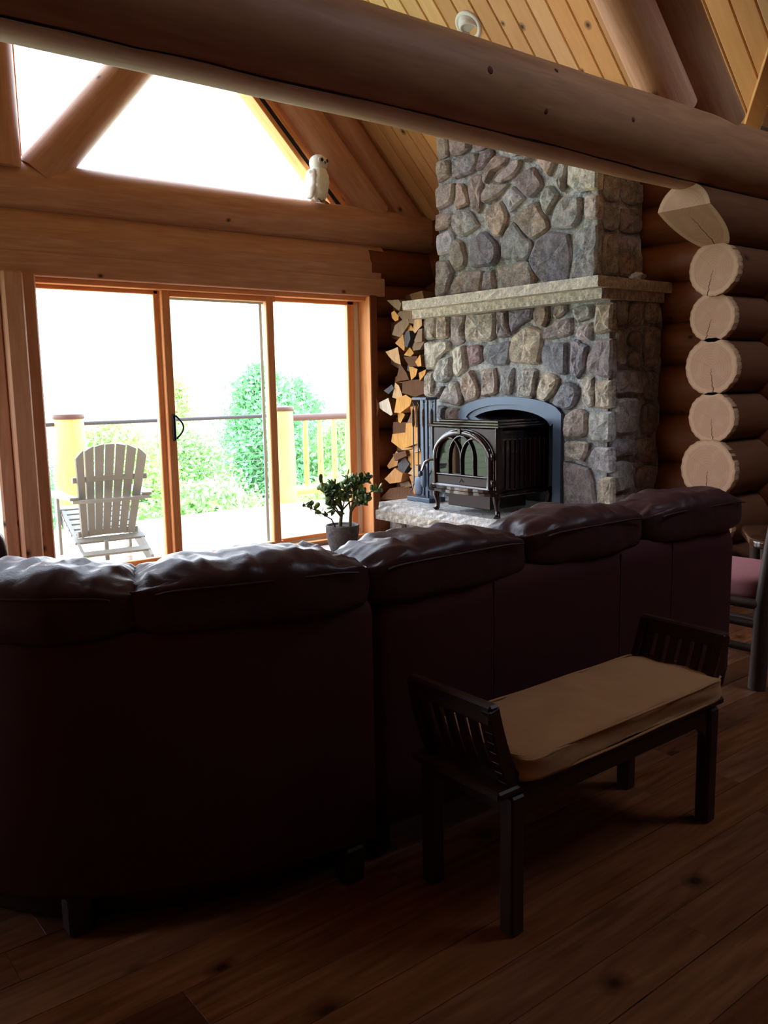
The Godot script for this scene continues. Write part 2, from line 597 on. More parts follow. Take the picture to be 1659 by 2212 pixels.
# fill a rectangle of a wall plane with rubble
func rubble(parent: Node, x0: float, x1: float, y0: float, y1: float, o: Vector3, u: Vector3, v: Vector3, out: Vector3, h: float, size := 0.2) -> void:
	var w := x1 - x0
	var t := y1 - y0
	if (w > size * 1.3 or t > size * 1.3) or (maxf(w, t) > size and rng.randf() < 0.4):
		if w > t:
			var m := lerpf(x0, x1, rng.randf_range(0.36, 0.64))
			rubble(parent, x0, m, y0, y1, o, u, v, out, h, size)
			rubble(parent, m, x1, y0, y1, o, u, v, out, h, size)
		else:
			var m2 := lerpf(y0, y1, rng.randf_range(0.36, 0.64))
			rubble(parent, x0, x1, y0, m2, o, u, v, out, h, size)
			rubble(parent, x0, x1, m2, y1, o, u, v, out, h, size)
		return
	var g := 0.009
	var j := func(a: float) -> float: return rng.randf_range(0, a)
	var pl := PackedVector2Array([Vector2(x0 + g + j.call(0.03), y0 + g + j.call(0.02)), Vector2((x0 + x1) / 2, y0 + g + j.call(0.006)), Vector2(x1 - g - j.call(0.03), y0 + g + j.call(0.02)), Vector2(x1 - g, (y0 + y1) / 2), Vector2(x1 - g - j.call(0.03), y1 - g - j.call(0.02)), Vector2((x0 + x1) / 2, y1 - g), Vector2(x0 + g + j.call(0.03), y1 - g - j.call(0.02)), Vector2(x0 + g, (y0 + y1) / 2)])
	var ks := ["brown", "mauve", "plum", "olive", "grey", "brown", "slate", "tan"]  # mostly dark tones put the shadow of the side faces into the stone colour
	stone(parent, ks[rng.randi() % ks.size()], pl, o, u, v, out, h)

# a slab with a rock-faced (chiselled) edge
func rough_slab(parent: Node, called: String, lo: Vector3, hi: Vector3, m: Material, amp := 0.008) -> void:
	var s := beg()
	uv_axis = 2
	var c := (lo + hi) * 0.5
	var step := 0.05
	var nx := maxi(2, int((hi.x - lo.x) / step))
	var nzz := maxi(2, int((hi.z - lo.z) / step))
	var ny := 3
	var f := func(p: Vector3, n: Vector3) -> Vector3:
		var q := p
		var e := nz.get_noise_3d(p.x * 1500.0, p.y * 2500.0, p.z * 1500.0) + 0.5 * nz.get_noise_3d(p.x * 4000.0, p.y * 4000.0 + 50.0, p.z * 4000.0)
		return q + n * e * amp * 1.6
	var edge := []   # around the rim, at each height
	for iy in ny + 1:
		var y := lerpf(lo.y, hi.y, float(iy) / ny)
		var row := []
		for i in nx:
			row.append([Vector3(lerpf(lo.x, hi.x, float(i) / nx), y, hi.z), Vector3(0, 0, 1)])
		for i in nzz:
			row.append([Vector3(hi.x, y, lerpf(hi.z, lo.z, float(i) / nzz)), Vector3(1, 0, 0)])
		for i in nx:
			row.append([Vector3(lerpf(hi.x, lo.x, float(i) / nx), y, lo.z), Vector3(0, 0, -1)])
		for i in nzz:
			row.append([Vector3(lo.x, y, lerpf(lo.z, hi.z, float(i) / nzz)), Vector3(-1, 0, 0)])
		var r2 := []
		for e in row:
			r2.append(f.call(e[0], e[1]) if iy > 0 and iy < ny else f.call(e[0], e[1] * 0.6))
		edge.append(r2)
	var k: int = edge[0].size()
	for iy in ny:
		for i in k:
			var j := (i + 1) % k
			var mid: Vector3 = (edge[iy][i] + edge[iy][j]) * 0.5
			var out := Vector3(mid.x - c.x, 0, mid.z - c.z)
			if absf(absf(out.x) - (hi.x - lo.x) * 0.5) < absf(absf(out.z) - (hi.z - lo.z) * 0.5):
				out = Vector3(out.x, 0, 0)
			else:
				out = Vector3(0, 0, out.z)
			face(s, [edge[iy][i], edge[iy][j], edge[iy + 1][j]], out)
			face(s, [edge[iy][i], edge[iy + 1][j], edge[iy + 1][i]], out)
	for i in k:
		face(s, [edge[ny][i], edge[ny][(i + 1) % k], Vector3(c.x, hi.y, c.z)], Vector3.UP)
		face(s, [edge[0][i], edge[0][(i + 1) % k], Vector3(c.x, lo.y, c.z)], Vector3.DOWN)
	put(s, called, m, parent)

# ---------------------------------------------------------------- the scene
func _ready() -> void:
	var cam := Camera3D.new()
	cam.name = "camera"
	cam.transform = Transform3D(Basis(Vector3(0.783724,-0.017253,0.620869), Vector3(0.104237,0.989090,-0.104093), Vector3(-0.612299,0.146298,0.776972)), Vector3(0, 1.3, 0))
	cam.fov = 61.57734
	cam.near = 0.05
	cam.far = 6000.0
	add_child(cam)
	cam.current = true
	var we := WorldEnvironment.new()
	we.name = "environment"
	var env := Environment.new()
	var sky := Sky.new()
	var sm := ProceduralSkyMaterial.new()
	sm.sky_top_color = Color(0.86, 0.92, 1.0)
	sm.sky_horizon_color = Color(0.98, 0.99, 1.0)
	sm.ground_horizon_color = Color(0.8, 0.86, 0.84)
	sm.ground_bottom_color = Color(0.5, 0.56, 0.46)
	sm.sun_angle_max = 0.0
	sky.sky_material = sm
	env.background_mode = Environment.BG_SKY
	env.sky = sky
	env.background_energy_multiplier = 1.0
	env.tonemap_mode = Environment.TONE_MAPPER_LINEAR
	env.tonemap_exposure = 11.3
	env.sdfgi_enabled = true
	env.ssao_enabled = true
	env.ssil_enabled = true
	we.environment = env
	add_child(we)
	materials()
	build_floor()
	build_ceiling()
	build_window_wall()
	build_right_wall()
	build_far_walls()
	build_frame()
	build_outdoors()
	build_fireplace()
	build_firewood()
	build_stove()
	build_sofa()
	build_bench()
	build_plant()
	build_small()

func build_floor() -> void:
	var f := struct("floor")
	box(f, "subfloor", Vector3(3.0, -0.13, -1.7), Vector3(10.4, 0.2, 8.9), M.roof, 0.0)
	var z := -5.78
	var w := 0.13
	var row := 0
	while z < -0.35:
		var x := -1.9 - rng.randf() * 1.2
		while x < 7.9:
			var l := rng.randf_range(1.1, 2.6)
			var a := maxf(x, -2.0)
			var b := minf(x + l, 7.9)
			if b - a > 0.05:
				box(f, "plank", Vector3((a + b) / 2, -0.011 + rng.randf_range(-0.0006, 0.0006), z + w / 2), Vector3(b - a - 0.0002, 0.022, w - 0.002), M.floor[rng.randi() % 4], 0.0004)
			x += l
		z += w
		row += 1
	box(f, "rear_floor", Vector3(3.0, -0.011, (z + 2.5) / 2), Vector3(10.0, 0.022, 2.5 - z), M.floor[0], 0.0)

const SUM := 7.9
const XM := 1.61
func slope_basis(s: float) -> Basis:
	# x along the slope (down to the outside), y normal up, z along the ridge
	var d := Vector3(s, -1, 0).normalized()
	var n := Vector3(s, 1, 0).normalized()
	return Basis(d, n, d.cross(n)) if s > 0 else Basis(d, n, d.cross(n))

func build_ceiling() -> void:
	var c := struct("ceiling")
	var ry := SUM - XM
	var z := -5.95
	var p := 0.1312
	z = -5.092 - p * 7
	var i := 0
	while z < 2.5:
		var zc := z + p / 2
		var xe := 5.55
		if zc > -2.87:
			var yv := 2.78 + (minf(zc, -0.2) + 2.87) if zc < -0.2 else 5.45 - (zc + 0.2)
			xe = minf(5.55, SUM - yv)
		var l := (xe - XM) * sqrt(2.0)
		if l > 0.05:
			var mid := Vector3((xe + XM) / 2, SUM - (xe + XM) / 2, zc) + Vector3(1, 1, 0).normalized() * 0.01
			box(c, "plank", mid, Vector3(l, 0.02, p - 0.004), M.pine[rng.randi() % 4], 0.006, slope_basis(1.0))
		z += p
		i += 1
	# roof boards over the planks; the left slope and the side wing are plain
	var l2 := 4.2 * sqrt(2.0)
	var st0 := beg()
	prism(st0, PackedVector2Array([Vector2(XM, ry + 0.03), Vector2(5.8, ry + 0.03 - 4.19), Vector2(5.8, ry + 0.2 - 4.19), Vector2(XM, ry + 0.24), Vector2(-2.6, ry + 0.2 - 4.21), Vector2(-2.6, ry + 0.03 - 4.21)]), Vector3(0, 0, -6.45), Vector3.RIGHT, Vector3.UP, Vector3(0, 0, 3.6))
	put(st0, "roof_deck", M.roof, c)
	var stl := beg()
	prism(stl, PackedVector2Array([Vector2(XM, ry + 0.03), Vector2(XM, ry + 0.24), Vector2(-2.6, ry + 0.2 - 4.21), Vector2(-2.6, ry + 0.03 - 4.21)]), Vector3(0, 0, -2.85), Vector3.RIGHT, Vector3.UP, Vector3(0, 0, 5.5))
	put(stl, "roof_deck", M.pine[0], c)
	# main slope behind the truss down to the valley
	var stv := beg()
	var up := Vector3(0.02, 0.02, 0)
	var q := [Vector3(XM, ry, -2.85), Vector3(5.12, 2.78, -2.87), Vector3(SUM - 5.45, 5.45, -0.2), Vector3(5.12, 2.78, 2.47), Vector3(XM, ry, 2.65)]
	for k in q.size():
		q[k] += up
	face(stv, q, Vector3(-1, -1, 0))
	for k in q.size():
		q[k] += Vector3(0.08, 0.08, 0)
	face(stv, q, Vector3(1, 1, 0))
	put(stv, "roof_deck", M.roof, c)
	# the wing's ceiling, rising from the partition wall to its own ridge
	var w := 0.14
	var d := Vector3(0, 1, 1).normalized()
	var b := Basis(Vector3.RIGHT, Vector3(0, 1, -1).normalized(), Vector3.RIGHT.cross(Vector3(0, 1, -1).normalized()))
	for k in 27:
		var s := (k + 0.5) * w
		var y := 2.78 + s / sqrt(2.0)
		var zz := -2.87 + s / sqrt(2.0)
		var xs := SUM - y
		box(c, "wing_plank", Vector3((xs + 8.1) / 2, y, zz) + b.y * 0.012, Vector3(8.1 - xs, 0.02, w - 0.004), M.pine[(k * 3) % 4], 0.005, b)
	var stw2 := beg()
	prism(stw2, PackedVector2Array([Vector2(-2.9, 2.81), Vector2(-0.2, 5.51), Vector2(2.5, 2.81), Vector2(2.5, 2.95), Vector2(-0.2, 5.65), Vector2(-2.9, 2.95)]), Vector3(5.15, 0, 0), Vector3(0, 0, 1), Vector3.UP, Vector3(3.0, 0, 0))
	put(stw2, "wing_roof", M.roof, c)
	# valley board where the two ceilings meet
	var vs := beg()
	var va := Vector3(5.14, 2.75, -2.90)
	var vb := Vector3(2.5, 5.40, -0.25)
	var vd := (vb - va).normalized()
	var vn := Vector3(-1, -2, 1).normalized()
	var vb2 := Basis(vd, vn, vd.cross(vn).normalized())
	uv_axis = 0
	bbox(vs, (va + vb) / 2, Vector3(va.distance_to(vb), 0.03, 0.1), 0.004, vb2)
	put(vs, "valley_board", M.pine[2], c)

func build_window_wall() -> void:
	var w := struct("wall_window")
	# top log under the gable glass, header log with a flat cut face, casing
	make_log(w, "log", Vector3(-2.3, 2.60, -5.95), Vector3(5.6, 2.60, -5.95), 0.158, 0.162, M.log, 32)
	make_log(w, "log", Vector3(-2.3, 2.315, -6.0), Vector3(4.66, 2.325, -6.0), 0.165, 0.165, M.log, 32)
	var hs := beg()
	uv_axis = 0
	prism(hs, PackedVector2Array([Vector2(-5.98, 2.17), Vector2(-5.82, 2.17), Vector2(-5.815, 2.30), Vector2(-5.84, 2.345), Vector2(-5.98, 2.345)]), Vector3(-1.42, 0, 0), Vector3(0, 0, 1), Vector3.UP, Vector3(6.02, 0, 0))
	put(hs, "header_face", M.log, w)
	box(w, "header_casing", Vector3(1.61, 2.105, -5.87), Vector3(6.03, 0.15, 0.14), M.log, 0.006)
	var ys := [2.29, 2.01, 1.745, 1.455, 1.11, 0.75, 0.42, 0.1]
	var rs := [0.165, 0.15, 0.15, 0.165, 0.2, 0.19, 0.175, 0.17]
	for i in ys.size():
		make_log(w, "log", Vector3(4.5, ys[i], -5.97), Vector3(5.6, ys[i], -5.97), rs[i], rs[i], M.log_red, 28)
		make_log(w, "log", Vector3(-1.28, ys[i], -5.97), Vector3(-2.4, ys[i], -5.97), rs[i], rs[i], M.log_red, 16)
	box(w, "wall_core", Vector3(5.05, 1.1, -6.02), Vector3(1.1, 2.6, 0.1), M.roof, 0.0)
	box(w, "wall_core", Vector3(-1.8, 1.1, -6.02), Vector3(1.1, 2.6, 0.1), M.roof, 0.0)
	box(w, "wall_core", Vector3(1.6, 2.35, -6.05), Vector3(7.9, 0.6, 0.08), M.roof, 0.0)
	# post between the two door groups
	var t := struct("trim_1")
	box(t, "post", Vector3(1.61, 1.02, -5.85), Vector3(0.125, 2.05, 0.26), M.log, 0.012)
	box(t, "post_side", Vector3(1.72, 1.02, -5.9), Vector3(0.092, 2.05, 0.24), M.log, 0.012)
	box(t, "post_side", Vector3(1.50, 1.02, -5.9), Vector3(0.092, 2.05, 0.24), M.log, 0.012)
	var t2 := struct("trim_2")
	box(t2, "casing", Vector3(4.495, 1.015, -5.86), Vector3(0.075, 2.05, 0.13), M.log_red, 0.006)
	box(t2, "casing", Vector3(-1.275, 1.015, -5.86), Vector3(0.075, 2.05, 0.13), M.log_red, 0.006)
	sliding_door("door_1", 1.768, 1.0)
	sliding_door("door_2", 1.452, -1.0)
	# gable glass
	var g := struct("window_1")
	var glass := beg()
	uv_axis = 0
	var a := Vector2(1.75, 2.74)
	for s in [1.0, -1.0]:
		var gp := beg()
		prism(gp, PackedVector2Array([Vector2(XM, 2.72), Vector2(XM + s * 2.62, 2.72), Vector2(XM, 5.32)]), Vector3(0, 0, -6.02), Vector3.RIGHT, Vector3.UP, Vector3(0, 0, 0.012))
		put(gp, "pane", M.glass, g)
		# sloping frame: bright inner stop, trim, thin dark strip painted in for the gap
		var dir := Vector3(s, -1, 0).normalized()
		var nrm := Vector3(s, 1, 0).normalized()
		var bb := Basis(dir, nrm, dir.cross(nrm))
		for e in [[6.955, 0.04, -6.0, 0.14, "frame"], [7.018, 0.009, -5.985, 0.13, "gap_strip"], [7.05, 0.04, -5.98, 0.13, "frame"]]:
			var sm: float = e[0]
			var mid := Vector3(XM + s * (sm - XM - 2.7) / 2.0, 0, 0)
			mid = Vector3(XM + s * ((sm - XM - 2.7) * 0.5), sm - XM - (sm - XM - 2.7) * 0.5, e[2])
			box(g, e[4], mid + nrm * float(e[1]) * 0.25, Vector3((sm - XM - 2.7) * sqrt(2.0), e[1], e[3]), M.trim if e[4] == "frame" else M.crack, 0.004, bb)
		# plain boards outside the glass, up to the ceiling
		var gi := beg()
		prism(gi, PackedVector2Array([Vector2(XM, 5.42), Vector2(XM + s * 2.72, 2.70), Vector2(XM + s * 4.0, 2.70), Vector2(XM + s * 4.0, SUM - XM - 3.98), Vector2(XM, SUM - XM + 0.02)]), Vector3(0, 0, -6.1), Vector3.RIGHT, Vector3.UP, Vector3(0, 0, 0.08))
		put(gi, "gable_board", M.roof, w)
	# slim stops along the king post, the brace and the sill
	box(g, "frame", Vector3(1.785, 3.4, -5.99), Vector3(0.02, 1.3, 0.05), M.trim, 0.003)
	box(g, "frame", Vector3(1.435, 3.4, -5.99), Vector3(0.02, 1.3, 0.05), M.trim, 0.003)

func sliding_door(called: String, x0: float, s: float) -> void:
	var d := struct(called)
	var X := func(x: float) -> float: return x0 + s * (x - 1.768)
	var bx := func(nm: String, xa: float, xb: float, ya: float, yb: float, za: float, zb: float, m: Material, bev: float) -> void:
		box(d, nm, Vector3((X.call(xa) + X.call(xb)) / 2, (ya + yb) / 2, (za + zb) / 2), Vector3(absf(xb - xa), yb - ya, zb - za), m, bev)
	# outer frame
	bx.call("head_jamb", 1.76, 4.46, 1.995, 2.035, -6.06, -5.86, M.trim, 0.004)
	bx.call("sill", 1.76, 4.46, -0.005, 0.022, -6.06, -5.88, M.trim, 0.004)
	bx.call("sill_track", 1.78, 4.45, 0.02, 0.03, -6.04, -5.95, M.seal, 0.003)
	bx.call("side_jamb", 4.457, 4.475, 0.0, 2.03, -6.06, -5.80, M.trim, 0.003)
	bx.call("side_jamb", 1.752, 1.772, 0.0, 2.03, -6.06, -5.92, M.trim, 0.003)
	# fixed panel
	bx.call("rail", 1.77, 2.68, 1.968, 2.0, -6.0, -5.95, M.trim, 0.005)
	bx.call("rail", 1.77, 2.68, 0.024, 0.064, -6.0, -5.95, M.trim, 0.005)
	bx.call("stile", 2.625, 2.66, 0.024, 2.0, -6.0, -5.95, M.trim, 0.005)
	bx.call("weather_strip", 2.655, 2.682, 0.024, 2.0, -5.99, -5.955, M.seal, 0.003)
	bx.call("pane", 1.77, 2.64, 0.06, 1.975, -5.982, -5.97, M.glass, 0.0)
	# sliding panel with its handle
	bx.call("rail", 2.67, 3.62, 1.955, 1.998, -5.96, -5.915, M.trim, 0.005)
	bx.call("rail", 2.67, 3.62, 0.024, 0.062, -5.96, -5.915, M.trim, 0.005)
	bx.call("stile", 2.668, 2.735, 0.024, 2.0, -5.96, -5.91, M.trim, 0.006)
	bx.call("stile", 3.53, 3.598, 0.024, 2.0, -5.96, -5.91, M.trim, 0.006)
	bx.call("pane", 2.72, 3.55, 0.055, 1.975, -5.944, -5.934, M.glass, 0.0)
	# insect screen frame outside it
	bx.call("screen_frame", 2.72, 3.6, 1.945, 1.985, -6.045, -6.03, M.alu, 0.002)
	bx.call("screen_frame", 3.535, 3.56, 0.05, 1.98, -6.045, -6.03, M.alu, 0.002)
	bx.call("screen_frame", 3.575, 3.6, 0.05, 1.98, -6.045, -6.03, M.seal, 0.002)
	# right panel
	bx.call("rail", 3.6, 4.43, 1.965, 2.0, -6.0, -5.95, M.trim, 0.005)
	bx.call("rail", 3.6, 4.43, 0.042, 0.07, -6.0, -5.95, M.trim, 0.005)
	bx.call("bottom_seal", 3.6, 4.43, 0.02, 0.043, -6.0, -5.96, M.seal, 0.003)
	bx.call("stile", 4.335, 4.4, 0.03, 2.0, -6.0, -5.95, M.trim, 0.005)
	bx.call("weather_strip", 4.4, 4.458, 0.03, 2.0, -6.0, -5.955, M.seal, 0.004)
	bx.call("pane", 3.59, 4.36, 0.06, 1.975, -5.982, -5.97, M.glass, 0.0)
	# D handle
	var h := box(d, "handle", Vector3(X.call(2.712), 1.02, -5.902), Vector3(0.026, 0.2, 0.018), M.black, 0.006)
	var hs := beg()
	var pts := []
	var rad := []
	for i in 13:
		var t := float(i) / 12
		pts.append(Vector3(s * (0.008 + 0.045 * sin(t * PI)), -0.085 + 0.17 * t, 0.012 + 0.028 * sin(t * PI)))
		rad.append(0.007)
	tube(hs, pts, rad, 8)
	put(hs, "grip", M.black, h)

func build_right_wall() -> void:
	var w := struct("wall_right")
	var seams := [2.75, 2.46, 2.205, 1.945, 1.68, 1.405, 1.065, 0.735, 0.41, 0.1, -0.2]
	for i in seams.size() - 1:
		var y: float = (seams[i] + seams[i + 1]) / 2
		var r: float = (seams[i] - seams[i + 1]) / 2 + 0.018
		make_log(w, "log", Vector3(5.15 + r * 0.95, y, -2.3), Vector3(5.15 + r * 0.95, y, -6.2), r, r * 0.97, M.log_red, 28)
	box(w, "wall_core", Vector3(5.36, 1.3, -4.5), Vector3(0.12, 2.9, 3.4), M.roof, 0.0)
	# partition whose cut log ends face the room
	var p := struct("wall_partition")
	var yy := [1.933, 1.66, 1.373, 1.073, 0.766, 0.45, 0.15]
	var rr := [0.154, 0.143, 0.166, 0.149, 0.177, 0.167, 0.17]
	var zz := [-2.83, -2.845, -2.84, -2.825, -2.825, -2.83, -2.83]
	var xx := [4.69, 4.72, 4.72, 4.72, 4.70, 4.72, 4.72]
	for i in yy.size():
		uv_off = Vector2(rng.randf(), rng.randf())
		var m := make_log(p, "log", Vector3(xx[i], yy[i], zz[i]), Vector3(8.1, yy[i], -2.83), rr[i] * 0.985, rr[i] + 0.01, M.log_dim, 30)
		var s := beg()
		disc(s, Vector3(xx[i] - 0.002, yy[i], zz[i]), Vector3(-1, 0, 0), rr[i], 3.0 + i * 5.3)
		put(s, "log_end", M.end, m)
	# top log, its end cut away at a slant below
	var c := Vector3(0, 2.205, -2.83)
	var r := 0.165
	var ring := []
	var segs := 40
	var yc := 2.235
	for i in segs:
		var a := TAU * i / segs
		var y := c.y + r * sin(a)
		var x := 4.37 if y > yc else 4.37 + (yc - y) / (yc - 2.06) * 0.34
		ring.append(Vector3(x, y, c.z + r * cos(a)))
	var s2 := beg()
	s2.set_smooth_group(1)
	for i in segs:
		var j := (i + 1) % segs
		var a1: Vector3 = ring[i]
		var a2: Vector3 = ring[j]
		var va := float(i) / segs
		var vb := float(i + 1) / segs
		face(s2, [a1, a2, Vector3(8.1, a2.y, a2.z), Vector3(8.1, a1.y, a1.z)], (a1 + a2) / 2 - Vector3((a1.x + a2.x) / 2, c.y, c.z), [Vector2(a1.x * 0.5, va), Vector2(a2.x * 0.5, vb), Vector2(4.05, vb), Vector2(4.05, va)])
	var tl := put(s2, "log", M.log_dim, p)
	var up := []
	var lw := []
	for v in ring:
		if v.y > yc:
			up.append(v)
		else:
			lw.append(v)
	var zc := sqrt(r * r - (yc - c.y) * (yc - c.y))
	var e0 := Vector3(4.37, yc, c.z + zc)
	var e1 := Vector3(4.37, yc, c.z - zc)
	var us := [e0]
	us.append_array(up)
	us.append(e1)
	var ls := [e1]
	var started := false
	for k in segs * 2:
		var v: Vector3 = ring[k % segs]
		if k > segs / 4 and v.y <= yc:
			started = true
			ls.append(v)
		elif started:
			break
	ls.append(e0)
	for part in [us, ls]:
		var sp := beg()
		var uvs := []
		for k in part.size():
			part[k] += Vector3(-0.002, 0, 0)
			uvs.append(Vector2(0.5 + (part[k].z - c.z) / r * 0.47, 0.5 - (part[k].y - c.y) / r * 0.47))
		face(sp, part, Vector3(-1, -0.1, 0), uvs)
		put(sp, "log_end", M.end, tl)
	box(p, "wall_core", Vector3(6.5, 1.2, -2.86), Vector3(3.2, 3.0, 0.12), M.roof, 0.0)

func build_far_walls() -> void:
	var l := struct("wall_left")
	box(l, "panel", Vector3(-2.15, 0.3, -1.7), Vector3(0.2, 0.9, 8.8), M.log_red, 0.0)
	box(l, "panel", Vector3(-2.15, 2.45, -1.7), Vector3(0.2, 0.6, 8.8), M.log_red, 0.0)
	box(l, "panel", Vector3(-2.15, 1.45, -5.75), Vector3(0.2, 1.4, 0.7), M.log_red, 0.0)
	box(l, "panel", Vector3(-2.15, 1.45, -0.4), Vector3(0.2, 1.4, 6.2), M.log_red, 0.0)
	var w2 := struct("added_window_2")  # added unseen window, placed to bring light in from the left
	box(w2, "pane", Vector3(-2.17, 1.45, -4.45), Vector3(0.01, 1.4, 1.9), M.glass, 0.0)
	for z in [-5.37, -4.45, -3.53]:
		box(w2, "frame", Vector3(-2.15, 1.45, z), Vector3(0.08, 1.4, 0.07), M.trim, 0.004)
	for y in [0.78, 2.12]:
		box(w2, "frame", Vector3(-2.15, y, -4.45), Vector3(0.08, 0.07, 1.9), M.trim, 0.004)
	var r := struct("wall_rear")
	box(r, "panel", Vector3(2.9, 3.2, 2.6), Vector3(10.6, 6.8, 0.2), M.roof, 0.0)
	var e := struct("wall_wing")
	box(e, "panel", Vector3(8.15, 2.8, -0.2), Vector3(0.2, 5.8, 5.6), M.log_dim, 0.0)

func build_frame() -> void:
	var b := thing("tie_beam", "massive round log tie beam crossing the room under the ceiling", "beam")
	var o := make_log(b, "log", Vector3(-2.1, 2.545, -2.83), Vector3(5.7, 2.54, -2.83), 0.202, 0.205, M.beam, 48)
	# drying crack along the underside and the knots on its face
	var cs := beg()
	var pts := []
	var rad := []
	for i in 60:
		var x := -1.9 + i * 0.115
		var a := -1.05 - 0.16 * nz.get_noise_2d(x * 60.0, 9.0) - 0.02 * x
		pts.append(Vector3(x, 2.543 + 0.2035 * sin(a), -2.83 + 0.2035 * cos(a)))
		rad.append(0.0045 * clampf(1.0 + 1.1 * nz.get_noise_2d(x * 120.0, 44.0), 0.15, 2.0))
	tube(cs, pts, rad, 6)
	put(cs, "crack", M.crack, b)
	for k in [[1.09, 0.2, 0.02], [1.60, 0.28, 0.018], [2.66, 0.05, 0.02], [3.02, -0.42, 0.015], [3.62, -0.1, 0.015], [3.1, 0.55, 0.012]]:
		var ks := beg()
		var d := Vector3(0, sin(k[1]), cos(k[1]))
		lathe(ks, [Vector2(0.0, 0.006), Vector2(k[2] * 0.6, 0.005), Vector2(k[2], 0.0), Vector2(k[2] * 1.05, -0.01)], 12, Transform3D(Basis(Vector3.RIGHT, d, Vector3.RIGHT.cross(d)), Vector3(k[0], 2.545, -2.83) + d * 0.2))
		put(ks, "knot", M.knot, b)
	var lab := {
		"a": "pale round log rafter resting on the tie beam, brightly lit below", "b": "dark upper log rafter lying close above the pale one on the tie beam",
		"c": "lower sloping log rafter beside the gable glass, right of the owl", "d": "upper sloping log rafter against the plank ceiling by the gable"}
	for e in [["a", 6.985, 0.128, -2.84, 2.72], ["b", 7.345, 0.142, -2.80, 2.70], ["c", 7.355, 0.165, -6.0, 2.70], ["d", 7.73, 0.135, -5.98, 2.66]]:
		var t := thing("log_rafter", lab[e[0]], "rafter")
		var sm: float = e[1]
		make_log(t, "log", Vector3(sm - float(e[4]), e[4], e[3]), Vector3(XM - 0.1, sm - XM + 0.1, e[3]), e[2], e[2] * 0.95, M.log if e[0] != "b" else M.beam, 28)
	# the matching left slopes, out of the picture
	for e in [[7.165, 0.15, -2.83, 2.7], [7.45, 0.2, -5.87, 2.7]]:
		var t := thing("log_rafter", "log rafter of the roof slope beyond the left picture edge at the " + ("tie beam" if e[2] > -4.0 else "gable"), "rafter")
		var sm: float = e[0]
		make_log(t, "log", Vector3(2 * XM - (sm - float(e[3])), e[3], e[2]), Vector3(XM, sm - XM, e[2]), e[1], e[1], M.log, 20)
	var kp := thing("king_post", "upright log king post at the left edge of the gable glass", "post")
	make_log(kp, "log", Vector3(1.61, 2.68, -5.89), Vector3(1.61, 5.6, -5.89), 0.148, 0.14, M.log, 30)
	var br := thing("log_brace", "slanting log brace dividing the gable glass, rising from the king post", "brace")
	make_log(br, "log", Vector3(1.86, 2.66, -5.93), Vector3(3.02, 4.03, -5.93), 0.142, 0.135, M.log, 30)
	var br2 := thing("log_brace", "slanting log brace on the far left side of the king post", "brace")
	make_log(br2, "log", Vector3(1.36, 2.66, -5.93), Vector3(0.2, 4.03, -5.93), 0.142, 0.135, M.log, 20)

# ---------------------------------------------------------------- outdoors
func leaf_cluster(sd: int, n: int, spread: float, sz: float) -> ArrayMesh:
	var r := RandomNumberGenerator.new()
	r.seed = sd
	var s := beg()
	for i in n:
		var c := Vector3(r.randfn(), r.randfn(), r.randfn()) * spread * 0.5
		var b := Basis(Vector3(r.randfn(), r.randfn(), r.randfn()).normalized(), r.randf() * TAU)
		var w := sz * r.randf_range(0.6, 1.2)
		face(s, [c - b.x * w, c - b.y * w * 0.45, c + b.x * w, c + b.y * w * 0.45], b.z)
	s.generate_normals()
	return s.commit()

func tree(called: String, label: String, at: Vector3, top: float, rx: float, mi: int, n: int, cone := 0.0) -> void:
	var t := thing(called, label, "tree" if called.ends_with("tree") else "bush", at, 0.0)
	var h := top - at.y
	var s := beg()
	tube(s, [Vector3(0, -0.3, 0), Vector3(0.05, h * 0.4, 0), Vector3(0, h * 0.9, 0.02)], [rx * 0.1, rx * 0.07, 0.02], 8)
	put(s, "trunk", M.bark, t)
	var mm := MultiMesh.new()
	mm.transform_format = MultiMesh.TRANSFORM_3D
	mm.mesh = M.cluster
	mm.instance_count = n
	var r := RandomNumberGenerator.new()
	r.seed = hash(label)
	for i in n:
		var v := r.randf()
		var y := pow(v, 0.8)
		var prof := lerpf(sqrt(maxf(0.0, 1.0 - pow(2.0 * y - 0.9, 2.0) * 0.82)), 1.05 - y, cone)
		var a := r.randf() * TAU
		var lump := 0.8 + 0.3 * sin(a * 3.0 + y * 7.0) * sin(y * 9.0 + a)
		var rad := rx * prof * lump * sqrt(r.randf_range(0.35, 1.0))
		var b := Basis(Vector3(r.randfn(), r.randfn(), r.randfn()).normalized(), r.randf() * TAU).scaled(Vector3.ONE * r.randf_range(0.8, 1.3) * clampf(rx * 0.5, 0.7, 1.6))
		mm.set_instance_transform(i, Transform3D(b, Vector3(cos(a) * rad, h * (0.04 + 0.94 * y), sin(a) * rad)))
	var f := MultiMeshInstance3D.new()
	f.multimesh = mm
	f.name = "foliage"
	f.material_override = M.foliage[mi]
	f.set_meta("kind", "stuff")
	t.add_child(f, true)

